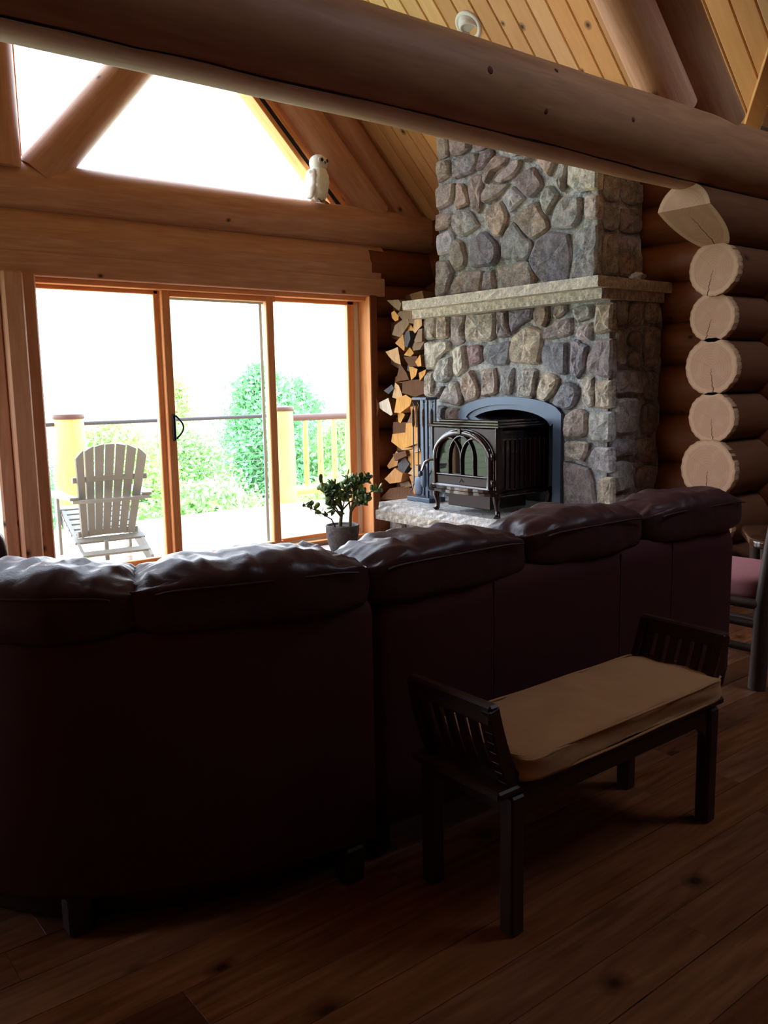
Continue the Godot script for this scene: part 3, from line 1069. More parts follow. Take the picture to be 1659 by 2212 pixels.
func build_outdoors() -> void:
	# hillside and far valley
	var g := struct("ground")
	var s := beg()
	s.set_smooth_group(1)
	var zs := [-6.3, -9.0, -12.0, -16.0, -24.0, -40.0, -80.0]
	var gy := func(x: float, z: float) -> float:
		var d := -z
		return -1.2 - (d - 6.0) * 0.16 + nz.get_noise_2d(x * 3.0, z * 3.0) * 0.8
	for i in zs.size() - 1:
		for k in 24:
			var xa := -40.0 + k * 8.0
			var xb := xa + 8.0
			face(s, [Vector3(xa, gy.call(xa, zs[i]), zs[i]), Vector3(xb, gy.call(xb, zs[i]), zs[i]), Vector3(xb, gy.call(xb, zs[i + 1]), zs[i + 1]), Vector3(xa, gy.call(xa, zs[i + 1]), zs[i + 1])], Vector3.UP)
	put(s, "slope", M.ground, g)
	var hl := struct("hills")
	var s2 := beg()
	s2.set_smooth_group(1)
	var hz := [-70.0, -300.0, -900.0, -1800.0, -2600.0, -3400.0]
	var hy := [-16.0, -60.0, -90.0, -70.0, -45.0, -14.0]
	for i in hz.size() - 1:
		for k in 30:
			var f := func(kk: int, ii: int) -> Vector3:
				var x: float = (-0.5 + kk / 30.0 * 2.0) * -hz[ii] * 1.5
				return Vector3(x, hy[ii] + nz.get_noise_2d(x * 0.12, ii * 40.0) * absf(hy[ii]) * 0.55, hz[ii])
			face(s2, [f.call(k, i), f.call(k + 1, i), f.call(k + 1, i + 1), f.call(k, i + 1)], Vector3.UP)
	put(s2, "valley", M.far, hl)
	# deck
	var d := thing("deck", "pale timber deck outside the sliding doors, its boards running along the house", "deck")
	var z := -6.13
	while z > -8.66:
		box(d, "deck_board", Vector3(2.6, -0.08, z), Vector3(11.0, 0.036, 0.135), M.deck, 0.004)
		z -= 0.141
	box(d, "rim_board", Vector3(2.6, -0.21, -8.72), Vector3(11.0, 0.24, 0.04), M.deck, 0.004)
	for x in [-2.0, 0.5, 3.0, 5.5, 7.9]:
		box(d, "joist", Vector3(x, -0.2, -7.4), Vector3(0.06, 0.2, 2.5), M.roof, 0.003)
		box(d, "support_post", Vector3(x, -1.3, -8.6), Vector3(0.15, 2.1, 0.15), M.post, 0.01)
	var px := [2.90, 5.39, 7.9, -1.0]
	var plab := ["flared log railing post behind the pale garden chair", "round log railing post seen through the right-hand glass panel", "log railing post out past the right end of the deck", "log railing post out past the left end of the deck"]
	for i in 4:
		var p := thing("railing_post", plab[i], "post", Vector3(px[i], -0.06, -8.78))
		var s3 := beg()
		uv_off = Vector2(rng.randf(), rng.randf())
		var k := 1.18 if i == 0 else 1.0
		tube(s3, [Vector3(0, 0, 0), Vector3(0, 0.15, 0), Vector3(0, 0.5, 0), Vector3(0, 0.8, 0), Vector3(0, 1.08, 0)], [0.165, 0.16, 0.158 * k, 0.15 * lerpf(1.0, k, 0.6), 0.142], 22)
		put(s3, "shaft", M.post, p)
		uv_off = Vector2.ZERO
		var s4 := beg()
		lathe(s4, [Vector2(0.0, 1.075), Vector2(0.15, 1.075), Vector2(0.156, 1.082), Vector2(0.156, 1.118), Vector2(0.15, 1.125), Vector2(0, 1.125)], 28)
		put(s4, "cap", M.cap, p)
	var spans := [[3.05, 5.26, "cable railing between the two log posts outside the doors"], [-0.85, 2.75, "cable railing left of the flared log post"]]
	for sp in spans:
		var c := thing("cable_railing", sp[2], "railing", Vector3(0, 0, -8.78))
		var s5 := beg()
		tube(s5, [Vector3(sp[0], 0.965, 0), Vector3(sp[1], 0.965, 0)], [0.021, 0.021], 12)
		put(s5, "top_rail", M.rail, c)
		for i in 9:
			var s6 := beg()
			var y := 0.1 + i * 0.0885
			tube(s6, [Vector3(sp[0], y, 0), Vector3((sp[0] + sp[1]) / 2, y - 0.003, 0), Vector3(sp[1], y, 0)], [0.0035, 0.0035, 0.0035], 6)
			put(s6, "cable", M.cable, c)
		var s7 := beg()
		tube(s7, [Vector3(lerpf(sp[0], sp[1], 0.4), -0.06, 0), Vector3(lerpf(sp[0], sp[1], 0.4), 0.95, 0)], [0.008, 0.008], 8)
		put(s7, "cable_spacer", M.cable, c)
	var wr := thing("log_railing", "yellow log railing with round spindles right of the log post", "railing", Vector3(0, 0, -8.78))
	var s8 := beg()
	tube(s8, [Vector3(5.52, 0.93, 0), Vector3(6.6, 0.925, 0), Vector3(7.77, 0.93, 0)], [0.04, 0.042, 0.04], 14)
	put(s8, "top_rail", M.cap, wr)
	var s9 := beg()
	tube(s9, [Vector3(5.52, 0.05, 0), Vector3(6.6, 0.045, 0), Vector3(7.77, 0.05, 0)], [0.055, 0.055, 0.055], 14)
	put(s9, "bottom_rail", M.post, wr)
	for i in 10:
		var x := 5.73 + i * 0.21
		var sb := beg()
		tube(sb, [Vector3(x, 0.07, 0), Vector3(x, 0.12, 0), Vector3(x, 0.2, 0), Vector3(x, 0.5, 0), Vector3(x, 0.83, 0), Vector3(x, 0.9, 0)], [0.016, 0.026, 0.032, 0.034, 0.031, 0.015], 12)
		put(sb, "spindle", M.post, wr)
	adirondack()
	var pl := thing("amber_shape", "small amber rounded shape hanging outside in front of the gable glass", "lamp", Vector3(3.11, 3.66, -6.35))  # amber rounded form on a cord, identity left open
	var sl := beg()
	lathe(sl, [Vector2(0.0, 0.0), Vector2(0.05, 0.008), Vector2(0.085, 0.035), Vector2(0.09, 0.07), Vector2(0.06, 0.11), Vector2(0.02, 0.13), Vector2(0, 0.13)], 20)
	put(sl, "amber_body", M.amber, pl)
	var sc := beg()
	tube(sc, [Vector3(0, 0.12, 0), Vector3(0, 1.1, 0)], [0.006, 0.006], 6)
	put(sc, "cord", M.black, pl)
	M.cluster = leaf_cluster(9, 20, 0.34, 0.075)
	tree("broadleaf_tree", "tallest green tree behind the cable railing, seen through the middle panel", Vector3(9.35, -4.0, -16.0), 1.75, 1.55, 2, 1500, 0.45)
	tree("broadleaf_tree", "green tree behind the right log post, its top just above the cap", Vector3(11.1, -4.0, -17.5), 1.5, 1.5, 2, 900, 0.35)
	tree("slender_tree", "slender pale green tree left of the tallest tree", Vector3(8.6, -4.0, -18.5), 1.55, 0.75, 1, 380, 0.6)
	tree("bush", "light green bush between the chair and the door handle", Vector3(5.5, -3.2, -14.5), 0.72, 1.4, 1, 900)
	tree("bush", "low green bush below the handle of the sliding door", Vector3(7.0, -3.5, -15.0), 0.55, 1.3, 0, 900)
	tree("bush", "dark green bush at the left edge beside the flared post", Vector3(3.4, -3.2, -13.0), 0.35, 1.2, 2, 700)
	tree("bush", "green bush behind the spindles of the log railing", Vector3(11.2, -3.5, -15.2), 0.65, 1.5, 0, 900)
	tree("bush", "farthest right yellow-green bush behind the log railing", Vector3(13.6, -3.6, -15.5), 0.75, 1.5, 1, 800)
	tree("bush", "low shrub filling the slope under the cable railing", Vector3(6.3, -3.0, -12.5), -0.35, 1.7, 0, 800)
	tree("bush", "low shrub on the slope below the tallest tree", Vector3(8.9, -3.0, -12.8), -0.5, 1.6, 1, 800)

func adirondack() -> void:
	var t := thing("garden_chair", "pale grey slatted garden chair on the deck, facing the view", "chair", Vector3(2.52, -0.06, -6.98), -0.1)
	# local: back towards +z, faces -z. Two sloping side rails, fan back of seven slats
	var n := 7
	var dn := Vector3(0, 0.94, 0.34).normalized()
	for i in n:
		var f := (i - 3) / 3.0
		var w0 := 0.043
		var x0 := f * 0.19
		var x1 := f * 0.255
		var zc := -0.05 * (1.0 - f * f)
		var base := Vector3(x0, 0.2, 0.12 + zc + 0.05)
		var l := 0.8 - 0.17 * f * f
		var up := (Vector3(x1 - x0, 0, 0) * 1.0 + dn * 0.8).normalized()
		var side := Vector3(cos(f * 0.45), 0, -sin(f * 0.45) * -1.0)
		side = (side - up * side.dot(up)).normalized()
		var nm := side.cross(up)
		var poly := PackedVector2Array([Vector2(-w0 * 0.62, 0), Vector2(w0 * 0.62, 0)])
		for k in 9:
			var a := -1.0 + 2.0 * k / 8.0
			var hx := -a * w0 * 0.84
			var gx := x1 + hx
			var cap := sqrt(maxf(0.02, 1.0 - pow(gx / 0.36, 2.0)))
			poly.append(Vector2(hx, 0.56 + 0.235 * cap))
		var s := beg()
		prism(s, poly, base, side, up, nm * 0.018)
		put(s, "back_slat", M.adk, t)
	# curved battens behind the slats
	for e in [[0.50, 0.29, 0.045, 0.035], [0.02, 0.24, 0.05, 0.04]]:
		var s := beg()
		var pts := []
		var c0 := Vector3(0, 0.2, 0.15) + dn * float(e[0])
		for k in 13:
			var f := -1.0 + k / 6.0
			pts.append(c0 + Vector3(f * float(e[1]), 0, 0.03 - 0.05 * (1.0 - f * f)))
		for k in 12:
			var a: Vector3 = pts[k]
			var b: Vector3 = pts[k + 1]
			var dd := (b - a).normalized()
			bbox(s, (a + b) / 2, Vector3(a.distance_to(b) + 0.004, e[2], 0.026), 0.003, Basis(dd, Vector3.UP, dd.cross(Vector3.UP)))
		put(s, "back_batten", M.adk, t)
	# arm-height support: flat board with a curved rim, carrying both arms
	var rim := PackedVector2Array()
	for k in 13:
		var f := -1.0 + k / 6.0
		rim.append(Vector2(f * 0.3, 0.37 + 0.055 * (1.0 - f * f)))
	rim.append(Vector2(0.3, 0.29))
	for k in 13:
		var f := 1.0 - k / 6.0
		rim.append(Vector2(f * 0.25, 0.285 + 0.045 * (f * f - 1.0) * -1.0))
	rim.append(Vector2(-0.3, 0.29))
	var sr := beg()
	prism(sr, rim, Vector3(0, 0.49, 0), Vector3.RIGHT, Vector3(0, 0, 1), Vector3(0, 0.024, 0))
	put(sr, "arm_support", M.adk, t)
	for s in [-1.0, 1.0]:
		var pa := PackedVector2Array([Vector2(0.25 * s, 0.36), Vector2(0.32 * s, 0.36), Vector2(0.37 * s, 0.1), Vector2(0.39 * s, -0.28), Vector2(0.36 * s, -0.33), Vector2(0.27 * s, -0.33), Vector2(0.25 * s, -0.28), Vector2(0.27 * s, 0.05)])
		var sa := beg()
		prism(sa, pa, Vector3(0, 0.515, 0), Vector3.RIGHT, Vector3(0, 0, 1), Vector3(0, 0.022, 0))
		put(sa, "arm", M.adk, t)
		box(t, "front_leg", Vector3(0.29 * s, 0.26, -0.26), Vector3(0.025, 0.52, 0.09), M.adk, 0.004)
		# sloping side rail down to the rear foot
		var pr := PackedVector2Array([Vector2(-0.33, 0.36), Vector2(-0.31, 0.26), Vector2(0.38, 0.0), Vector2(0.5, 0.0), Vector2(0.5, 0.05), Vector2(-0.2, 0.37)])
		var sp := beg()
		prism(sp, pr, Vector3(0.255 * s - 0.012, 0, 0), Vector3(0, 0, 1), Vector3.UP, Vector3(0.024, 0, 0))
		put(sp, "side_rail", M.adk, t)
	for k in 6:
		var f := k / 5.0
		box(t, "seat_slat", Vector3(0, lerpf(0.375, 0.215, f), lerpf(-0.3, 0.08, f)), Vector3(0.55, 0.018, 0.065), M.adk, 0.003, Basis(Vector3.RIGHT, 0.38))
	box(t, "rear_slat", Vector3(0, 0.17, 0.22), Vector3(0.56, 0.02, 0.07), M.adk, 0.003, Basis(Vector3.RIGHT, 0.38))
	box(t, "rear_slat", Vector3(0, 0.09, 0.4), Vector3(0.53, 0.02, 0.06), M.adk, 0.003, Basis(Vector3.RIGHT, 0.38))
	box(t, "rear_brace", Vector3(-0.05, 0.09, 0.3), Vector3(0.03, 0.16, 0.03), M.adk, 0.003)

# ---------------------------------------------------------------- fireplace
func build_fireplace() -> void:
	var f := thing("fireplace", "grey and tan fieldstone fireplace with arched opening and limestone mantel", "fireplace")
	S_parent = f
	var X := Vector3(1, 0, 0)
	var Y := Vector3(0, 1, 0)
	var Z := Vector3(0, 0, 1)
	# mortar cores
	var arch := PackedVector2Array([Vector2(-5.27, 0.25), Vector2(-4.84, 0.25)])
	for i in 17:
		var t := -1.0 + i / 8.0
		arch.append(Vector2(-4.35 + 0.49 * t, 1.065 + 0.125 * sqrt(maxf(0.0, 1.0 - t * t * 0.98))))
	arch.append_array(PackedVector2Array([Vector2(-3.86, 0.25), Vector2(-3.49, 0.25), Vector2(-3.49, 1.86), Vector2(-5.27, 1.86)]))
	var s := beg()
	prism(s, arch, Vector3(4.61, 0, 0), Z, Y, X * 0.57)
	put(s, "mortar", M.stone["mortar"], f)
	box(f, "mortar", Vector3(4.94, 2.65, -4.44), Vector3(0.48, 1.6, 1.54), M.stone["mortar"], 0.005)
	S_front = 4.70
	S_h = 0.04
	st("tan",[-5210,3209,-5075,3183,-5071,3013,-5207,3021])
	st("mauve",[-5054,3176,-4840,3106,-4837,3016,-4901,3001,-5026,3001,-5048,3037])
	st("mauve",[-4815,3105,-4656,3056,-4656,2991,-4731,2982,-4801,2999])
	st("plum",[-4628,3036,-4463,2990,-4469,2929,-4502,2929,-4581,2966])
	st("pale",[-4450,2983,-4297,2928,-4303,2902,-4334,2882,-4398,2873,-4456,2908])
	st("tan",[-5197,2999,-5067,2997,-5050,2867,-5199,2841])
	st("grey",[-5026,2965,-4830,2989,-4745,2973,-4738,2906,-4795,2842,-4961,2836,-5016,2837])
	st("plum",[-4728,2970,-4622,2984,-4581,2939,-4622,2897,-4690,2850,-4766,2846])
	st("brown",[-4581,2925,-4436,2881,-4456,2849,-4581,2810,-4656,2731,-4690,2752,-4683,2821])
	st("pink",[-4391,2858,-4315,2847,-4327,2792,-4391,2732,-4501,2712,-4581,2745])
	st("olive",[-4656,2722,-4581,2741,-4494,2706,-4423,2702,-4521,2642,-4567,2618,-4662,2597,-4701,2617,-4697,2664])
	st("tan",[-5207,2803,-5095,2827,-4998,2814,-5006,2727,-5036,2664,-5198,2636])
	st("peach",[-4987,2802,-4910,2792,-4874,2743,-4838,2626,-4977,2605,-4995,2657])
	st("brown",[-4852,2806,-4773,2833,-4700,2819,-4707,2680,-4711,2562,-4746,2539,-4803,2582,-4859,2721])
	st("olive",[-4291,2904,-4150,2865,-4234,2817,-4284,2805])
	st("peach",[-4192,2802,-4138,2852,-4037,2826,-4007,2756,-4064,2668,-4125,2740])
	st("plum",[-4372,2717,-4216,2776,-4142,2691,-4117,2630,-4171,2587,-4226,2561,-4288,2590,-4358,2665])
	st("grn",[-3967,2769,-3910,2757,-3920,2670,-3946,2547,-4011,2606,-4041,2642,-3989,2709])
	st("cream",[-3893,2745,-3650,2688,-3645,2517,-3811,2530,-3922,2594,-3907,2706])
	st("grn",[-4094,2626,-4052,2622,-3975,2544,-4021,2491,-4079,2417,-4146,2534,-4135,2572])
	st("pink",[-3775,2517,-3644,2494,-3640,2332,-3747,2344,-3770,2390])
	st("mottle",[-3946,2530,-3794,2504,-3786,2393,-3846,2308,-4042,2333,-4066,2358,-4038,2442,-3998,2496])
	st("brown",[-4389,2466,-4177,2539,-4133,2470,-4073,2395,-4060,2335,-4205,2280,-4286,2337])
	st("pale",[-4397,2684,-4339,2628,-4276,2572,-4428,2493,-4467,2559,-4514,2609])
	st("peach",[-4676,2575,-4520,2605,-4454,2502,-4460,2429,-4500,2342,-4580,2353,-4663,2460,-4697,2512])
	st("peach",[-5222,2613,-5030,2597,-5030,2563,-5068,2499,-5212,2480])
	st("grn",[-5038,2505,-5015,2575,-4947,2608,-4831,2580,-4732,2454,-4890,2404,-4979,2412])
	st("white",[-5220,2456,-5053,2477,-5001,2400,-5063,2299,-5210,2297])
	st("olive",[-4979,2402,-4912,2368,-4898,2298,-4876,2256,-4891,2179,-4996,2151,-5063,2279,-5039,2356])
	st("indigo",[-4847,2359,-4732,2416,-4649,2394,-4533,2284,-4539,2186,-4587,2149,-4833,2162,-4840,2271])
	st("grey",[-4402,2441,-4267,2299,-4211,2273,-4228,2176,-4272,2149,-4512,2187,-4520,2324,-4473,2388])
	st("mauve",[-5218,2262,-5086,2256,-5018,2153,-5104,1985,-5218,1979])
	st("brown",[-5042,2030,-4981,2114,-4891,2149,-4691,2132,-4719,1975,-5035,1973])
	st("mauve",[-4684,2121,-4600,2131,-4566,1975,-4698,1973])
	st("brown",[-4573,2138,-4266,2153,-4240,2132,-4177,2043,-4189,1967,-4498,1973,-4553,2064])
	st("indigo",[-4232,2160,-4155,2271,-4045,2318,-3888,2283,-3870,2146,-3891,1970,-4082,1964,-4178,2038,-4232,2121])
	st("grey",[-3848,2290,-3652,2314,-3643,1963,-3858,1966])
	S_front = 4.61
	S_h = 0.04
	st("tan",[-5260,1842,-5117,1829,-5124,1648,-5260,1644])
	st("peach",[-5106,1828,-4986,1827,-4965,1720,-4965,1650,-5112,1642])
	st("mauve",[-4949,1825,-4801,1819,-4816,1770,-4823,1692,-4802,1611,-4928,1582,-4950,1679])
	st("tan",[-4786,1823,-4486,1810,-4479,1710,-4476,1624,-4540,1599,-4780,1615,-4798,1671,-4805,1750])
	st("plum",[-4463,1815,-4367,1812,-4353,1711,-4324,1630,-4459,1614,-4466,1690])
	st("indigo",[-4354,1811,-4123,1812,-4132,1733,-4244,1695,-4314,1634,-4347,1711])
	st("cream",[-5256,1631,-4965,1629,-4958,1563,-5051,1521,-5146,1421,-5259,1418])
	st("cream",[-4936,1562,-4802,1594,-4795,1512,-4792,1407,-4900,1343,-4937,1395,-4929,1506])
	st("red",[-4784,1588,-4630,1581,-4602,1519,-4609,1461,-4763,1418,-4777,1501])
	st("slate",[-4595,1567,-4330,1602,-4336,1485,-4365,1420,-4499,1424,-4592,1465])
	st("sand",[-4312,1615,-4166,1699,-4031,1645,-4036,1560,-4059,1422,-4272,1429,-4324,1465])
	st("grn",[-5147,1379,-5075,1496,-4951,1515,-4960,1344,-5022,1309,-5132,1313])
	st("cream",[-5259,1403,-5159,1401,-5164,1307,-5157,1212,-5254,1202])
	st("rust",[-4118,1804,-3980,1816,-3973,1726,-4008,1662,-4092,1685,-4121,1741])
	st("brown",[-3939,1812,-3824,1812,-3812,1763,-3908,1713,-3941,1733])
	st("grn",[-3773,1786,-3636,1800,-3609,1773,-3618,1704,-3721,1677,-3749,1715,-3769,1742])
	st("sand",[-3583,1804,-3450,1793,-3446,1611,-3573,1593,-3588,1666])
	st("mauve",[-4019,1645,-3926,1705,-3777,1724,-3775,1604,-3849,1593,-4019,1584])
	st("mauve",[-3732,1660,-3618,1687,-3609,1553,-3713,1566,-3761,1608])
	st("slate",[-4018,1557,-3820,1565,-3816,1347,-3874,1343,-3968,1390,-4044,1438,-4045,1501])
	st("indigo",[-3792,1577,-3719,1573,-3707,1544,-3636,1533,-3657,1482,-3663,1396,-3725,1310,-3796,1338])
	st("plum",[-3556,1569,-3445,1572,-3439,1365,-3441,1318,-3540,1328,-3651,1361,-3653,1465,-3606,1531])
	st("peach",[-4848,1344,-4723,1406,-4691,1351,-4641,1246,-4670,1182,-4804,1148,-4837,1227])
	st("brown",[-4638,1401,-4485,1417,-4455,1313,-4454,1221,-4620,1194,-4641,1315])
	st("grey",[-4435,1404,-4303,1412,-4302,1311,-4325,1209,-4431,1218])
	st("olive",[-4254,1390,-4160,1399,-4076,1388,-4093,1285,-4101,1190,-4158,1185,-4253,1211,-4270,1287])
	st("sand",[-4040,1369,-3965,1362,-3872,1324,-3897,1251,-3992,1161,-4080,1183,-4073,1278])
	st("slate",[-3832,1306,-3725,1275,-3707,1220,-3747,1129,-3821,1105,-3950,1149,-3893,1243])
	st("tan",[-3678,1345,-3596,1333,-3588,1138,-3632,1124,-3681,1165,-3696,1264])
	st("sand",[-3579,1306,-3447,1309,-3442,1123,-3577,1122])
	st("brown",[-3817,1075,-3743,1123,-3673,1118,-3640,1102,-3639,959,-3690,924,-3822,925,-3826,1018])
	st("grn",[-3628,1105,-3442,1107,-3437,912,-3583,901,-3625,946])
	st("tan",[-3829,891,-3789,915,-3610,901,-3616,847,-3666,764,-3827,794])
	st("pale",[-3622,797,-3572,874,-3436,877,-3432,710,-3555,710,-3600,743])
	st("plum",[-3827,771,-3614,733,-3577,650,-3559,439,-3823,353])
	st("sand",[-3537,670,-3431,686,-3425,454,-3545,441])
	st("olive",[-4945,1327,-4893,1316,-4856,1252,-4819,1159,-4872,1125,-4962,1148,-5098,1160,-5023,1279])
	st("plum",[-5136,1278,-5034,1287,-5070,1217,-5118,1170,-5133,1218])
	st("slate",[-5114,1139,-5018,1129,-5019,1009,-5104,1018])
	st("brown",[-5005,1114,-4875,1115,-4876,1012,-5006,1009])
	# stones hidden behind the stove and tool stand, above the beam and on the side faces
	rubble(f, -5.26, -4.87, 0.4, 0.83, Vector3(4.61, 0, 0), Z, Y, -X, 0.04, 0.2)
	rubble(f, -5.21, -3.66, 3.2, 3.42, Vector3(4.70, 0, 0), Z, Y, -X, 0.04, 0.22)
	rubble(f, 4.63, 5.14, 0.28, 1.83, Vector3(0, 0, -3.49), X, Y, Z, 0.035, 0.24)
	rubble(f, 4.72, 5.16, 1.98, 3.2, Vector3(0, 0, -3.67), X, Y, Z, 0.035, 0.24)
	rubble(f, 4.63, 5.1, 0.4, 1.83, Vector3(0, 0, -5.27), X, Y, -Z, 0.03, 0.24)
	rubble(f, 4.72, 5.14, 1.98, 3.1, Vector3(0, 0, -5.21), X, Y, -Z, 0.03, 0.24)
	# mantel: rock-faced shelf over a moulded course
	rough_slab(f, "mantel_shelf", Vector3(4.38, 1.873, -5.28), Vector3(5.16, 1.94, -3.41), M.slab, 0.006)
	rough_slab(f, "mantel_molding", Vector3(4.47, 1.81, -5.27), Vector3(5.14, 1.876, -3.45), M.slab, 0.005)
	# hearth: two rock-faced slabs over a stone base
	rough_slab(f, "hearth_slab", Vector3(4.12, 0.325, -5.29), Vector3(5.0, 0.39, -3.4), M.hearth, 0.007)
	rough_slab(f, "hearth_slab", Vector3(4.10, 0.255, -5.305), Vector3(5.0, 0.327, -3.38), M.slab, 0.009)
	box(f, "hearth_core", Vector3(4.64, 0.125, -4.34), Vector3(0.86, 0.25, 1.78), M.stone["mortar"], 0.005)
	rubble(f, -5.23, -3.45, 0.01, 0.25, Vector3(4.21, 0, 0), Z, Y, -X, 0.035, 0.22)
	rubble(f, 4.22, 5.05, 0.01, 0.25, Vector3(0, 0, -3.45), X, Y, Z, 0.03, 0.22)
	# arched steel surround and the dark firebox behind it
	var ring := PackedVector2Array()
	for i in 25:
		var t := -1.0 + i / 12.0
		ring.append(Vector2(-4.35 + 0.505 * t, 1.075 + 0.125 * sqrt(maxf(0.0, 1.0 - t * t * 0.99))))
	ring.append_array(PackedVector2Array([Vector2(-3.845, 0.39), Vector2(-3.915, 0.39), Vector2(-3.915, 1.03)]))
	for i in 25:
		var t := 1.0 - i / 12.0
		ring.append(Vector2(-4.35 + 0.435 * t, 1.02 + 0.125 * sqrt(maxf(0.0, 1.0 - t * t * 0.99))))
	ring.append_array(PackedVector2Array([Vector2(-4.785, 0.39), Vector2(-4.855, 0.39)]))
	var s2 := beg()
	prism(s2, ring, Vector3(4.57, 0, 0), Z, Y, X * 0.03)
	put(s2, "surround", M.steel, f)
	var lip := PackedVector2Array()
	for i in 25:
		var t := -1.0 + i / 12.0
		lip.append(Vector2(-4.35 + 0.44 * t, 1.022 + 0.125 * sqrt(maxf(0.0, 1.0 - t * t * 0.99))))
	for i in 25:
		var t := 1.0 - i / 12.0
		lip.append(Vector2(-4.35 + 0.40 * t, 0.985 + 0.125 * sqrt(maxf(0.0, 1.0 - t * t * 0.99))))
	var s3 := beg()
	prism(s3, lip, Vector3(4.585, 0, 0), Z, Y, X * 0.09)
	put(s3, "surround_lip", M.tool, f)
	box(f, "firebox", Vector3(5.13, 0.78, -4.35), Vector3(0.02, 0.9, 0.98), M.soot, 0.0)
	box(f, "firebox", Vector3(4.88, 0.75, -3.87), Vector3(0.5, 0.8, 0.02), M.soot, 0.0)
	box(f, "firebox", Vector3(4.88, 0.75, -4.83), Vector3(0.5, 0.8, 0.02), M.soot, 0.0)
	box(f, "wood_ledge", Vector3(4.86, 0.14, -5.55), Vector3(0.5, 0.28, 0.46), M.stone["mortar"], 0.01)

var fw_i := 0
func fw(label: String, tone: String, mm: Array) -> void:
	var x := 4.56 + rng.randf_range(-0.03, 0.05)
	var lit := tone == "white" or fw_i % 7 == 3
	if lit:
		x -= 0.02
	var pl := PackedVector2Array()
	var c := Vector2.ZERO
	for i in range(0, mm.size(), 2):
		pl.append(Vector2(mm[i] * 0.001, mm[i + 1] * 0.001))
		c += pl[pl.size() - 1]
	c /= pl.size()
	var t := thing("firewood_log", label, "firewood", Vector3(x, c.y, c.x))
	t.set_meta("group", "split logs stacked between window and fireplace")
	var pts := []
	for i in pl.size():
		var a := pl[i] - c
		var b := pl[(i + 1) % pl.size()] - c
		pts.append(a * 1.22)
		if a.distance_to(b) > 0.06:
			pts.append(a.lerp(b, 0.5) * (1.22 + rng.randf_range(-0.06, 0.05)))
	var k := pts.size()
	var tilt := Vector2(rng.randf_range(-0.5, 0.5), rng.randf_range(-0.3, 0.3))
	var l := rng.randf_range(0.34, 0.42)
	var drift := Vector2(rng.randf_range(-0.02, 0.02), rng.randf_range(-0.012, 0.012))
	var fr := []
	var bk := []
	for p in pts:
		fr.append(Vector3(p.dot(tilt) * 0.35, p.y, p.x))
		bk.append(Vector3(l, p.y * 0.92 + drift.y, p.x * 0.92 + drift.x))
	var s := beg()
	uv_axis = 0
	uv_off = Vector2(rng.randf(), rng.randf())
	uv_scale = Vector2(1.5, 3.0)
	for i in k:
		var j := (i + 1) % k
		face(s, [fr[i], fr[j], bk[j], bk[i]], Vector3(0, pts[i].y + pts[j].y, pts[i].x + pts[j].x))
	face(s, bk, Vector3(1, 0, 0))
	var body: Material = M.fw[tone] if tone in ["dark", "slate", "grey"] else (M.fw["tan"] if fw_i % 3 == 0 else M.fw["dark"])
	put(s, "split_side", body, t)
	var e := beg()
	var cen := Vector3(0.002, 0, 0)
	for i in k:
		face(e, [cen, fr[i], fr[(i + 1) % k]], Vector3(-1, 0, 0))
	put(e, "cut_face", M.fw[tone], t)
	uv_off = Vector2.ZERO
	uv_scale = Vector2(0.5, 1.0)
	fw_i += 1

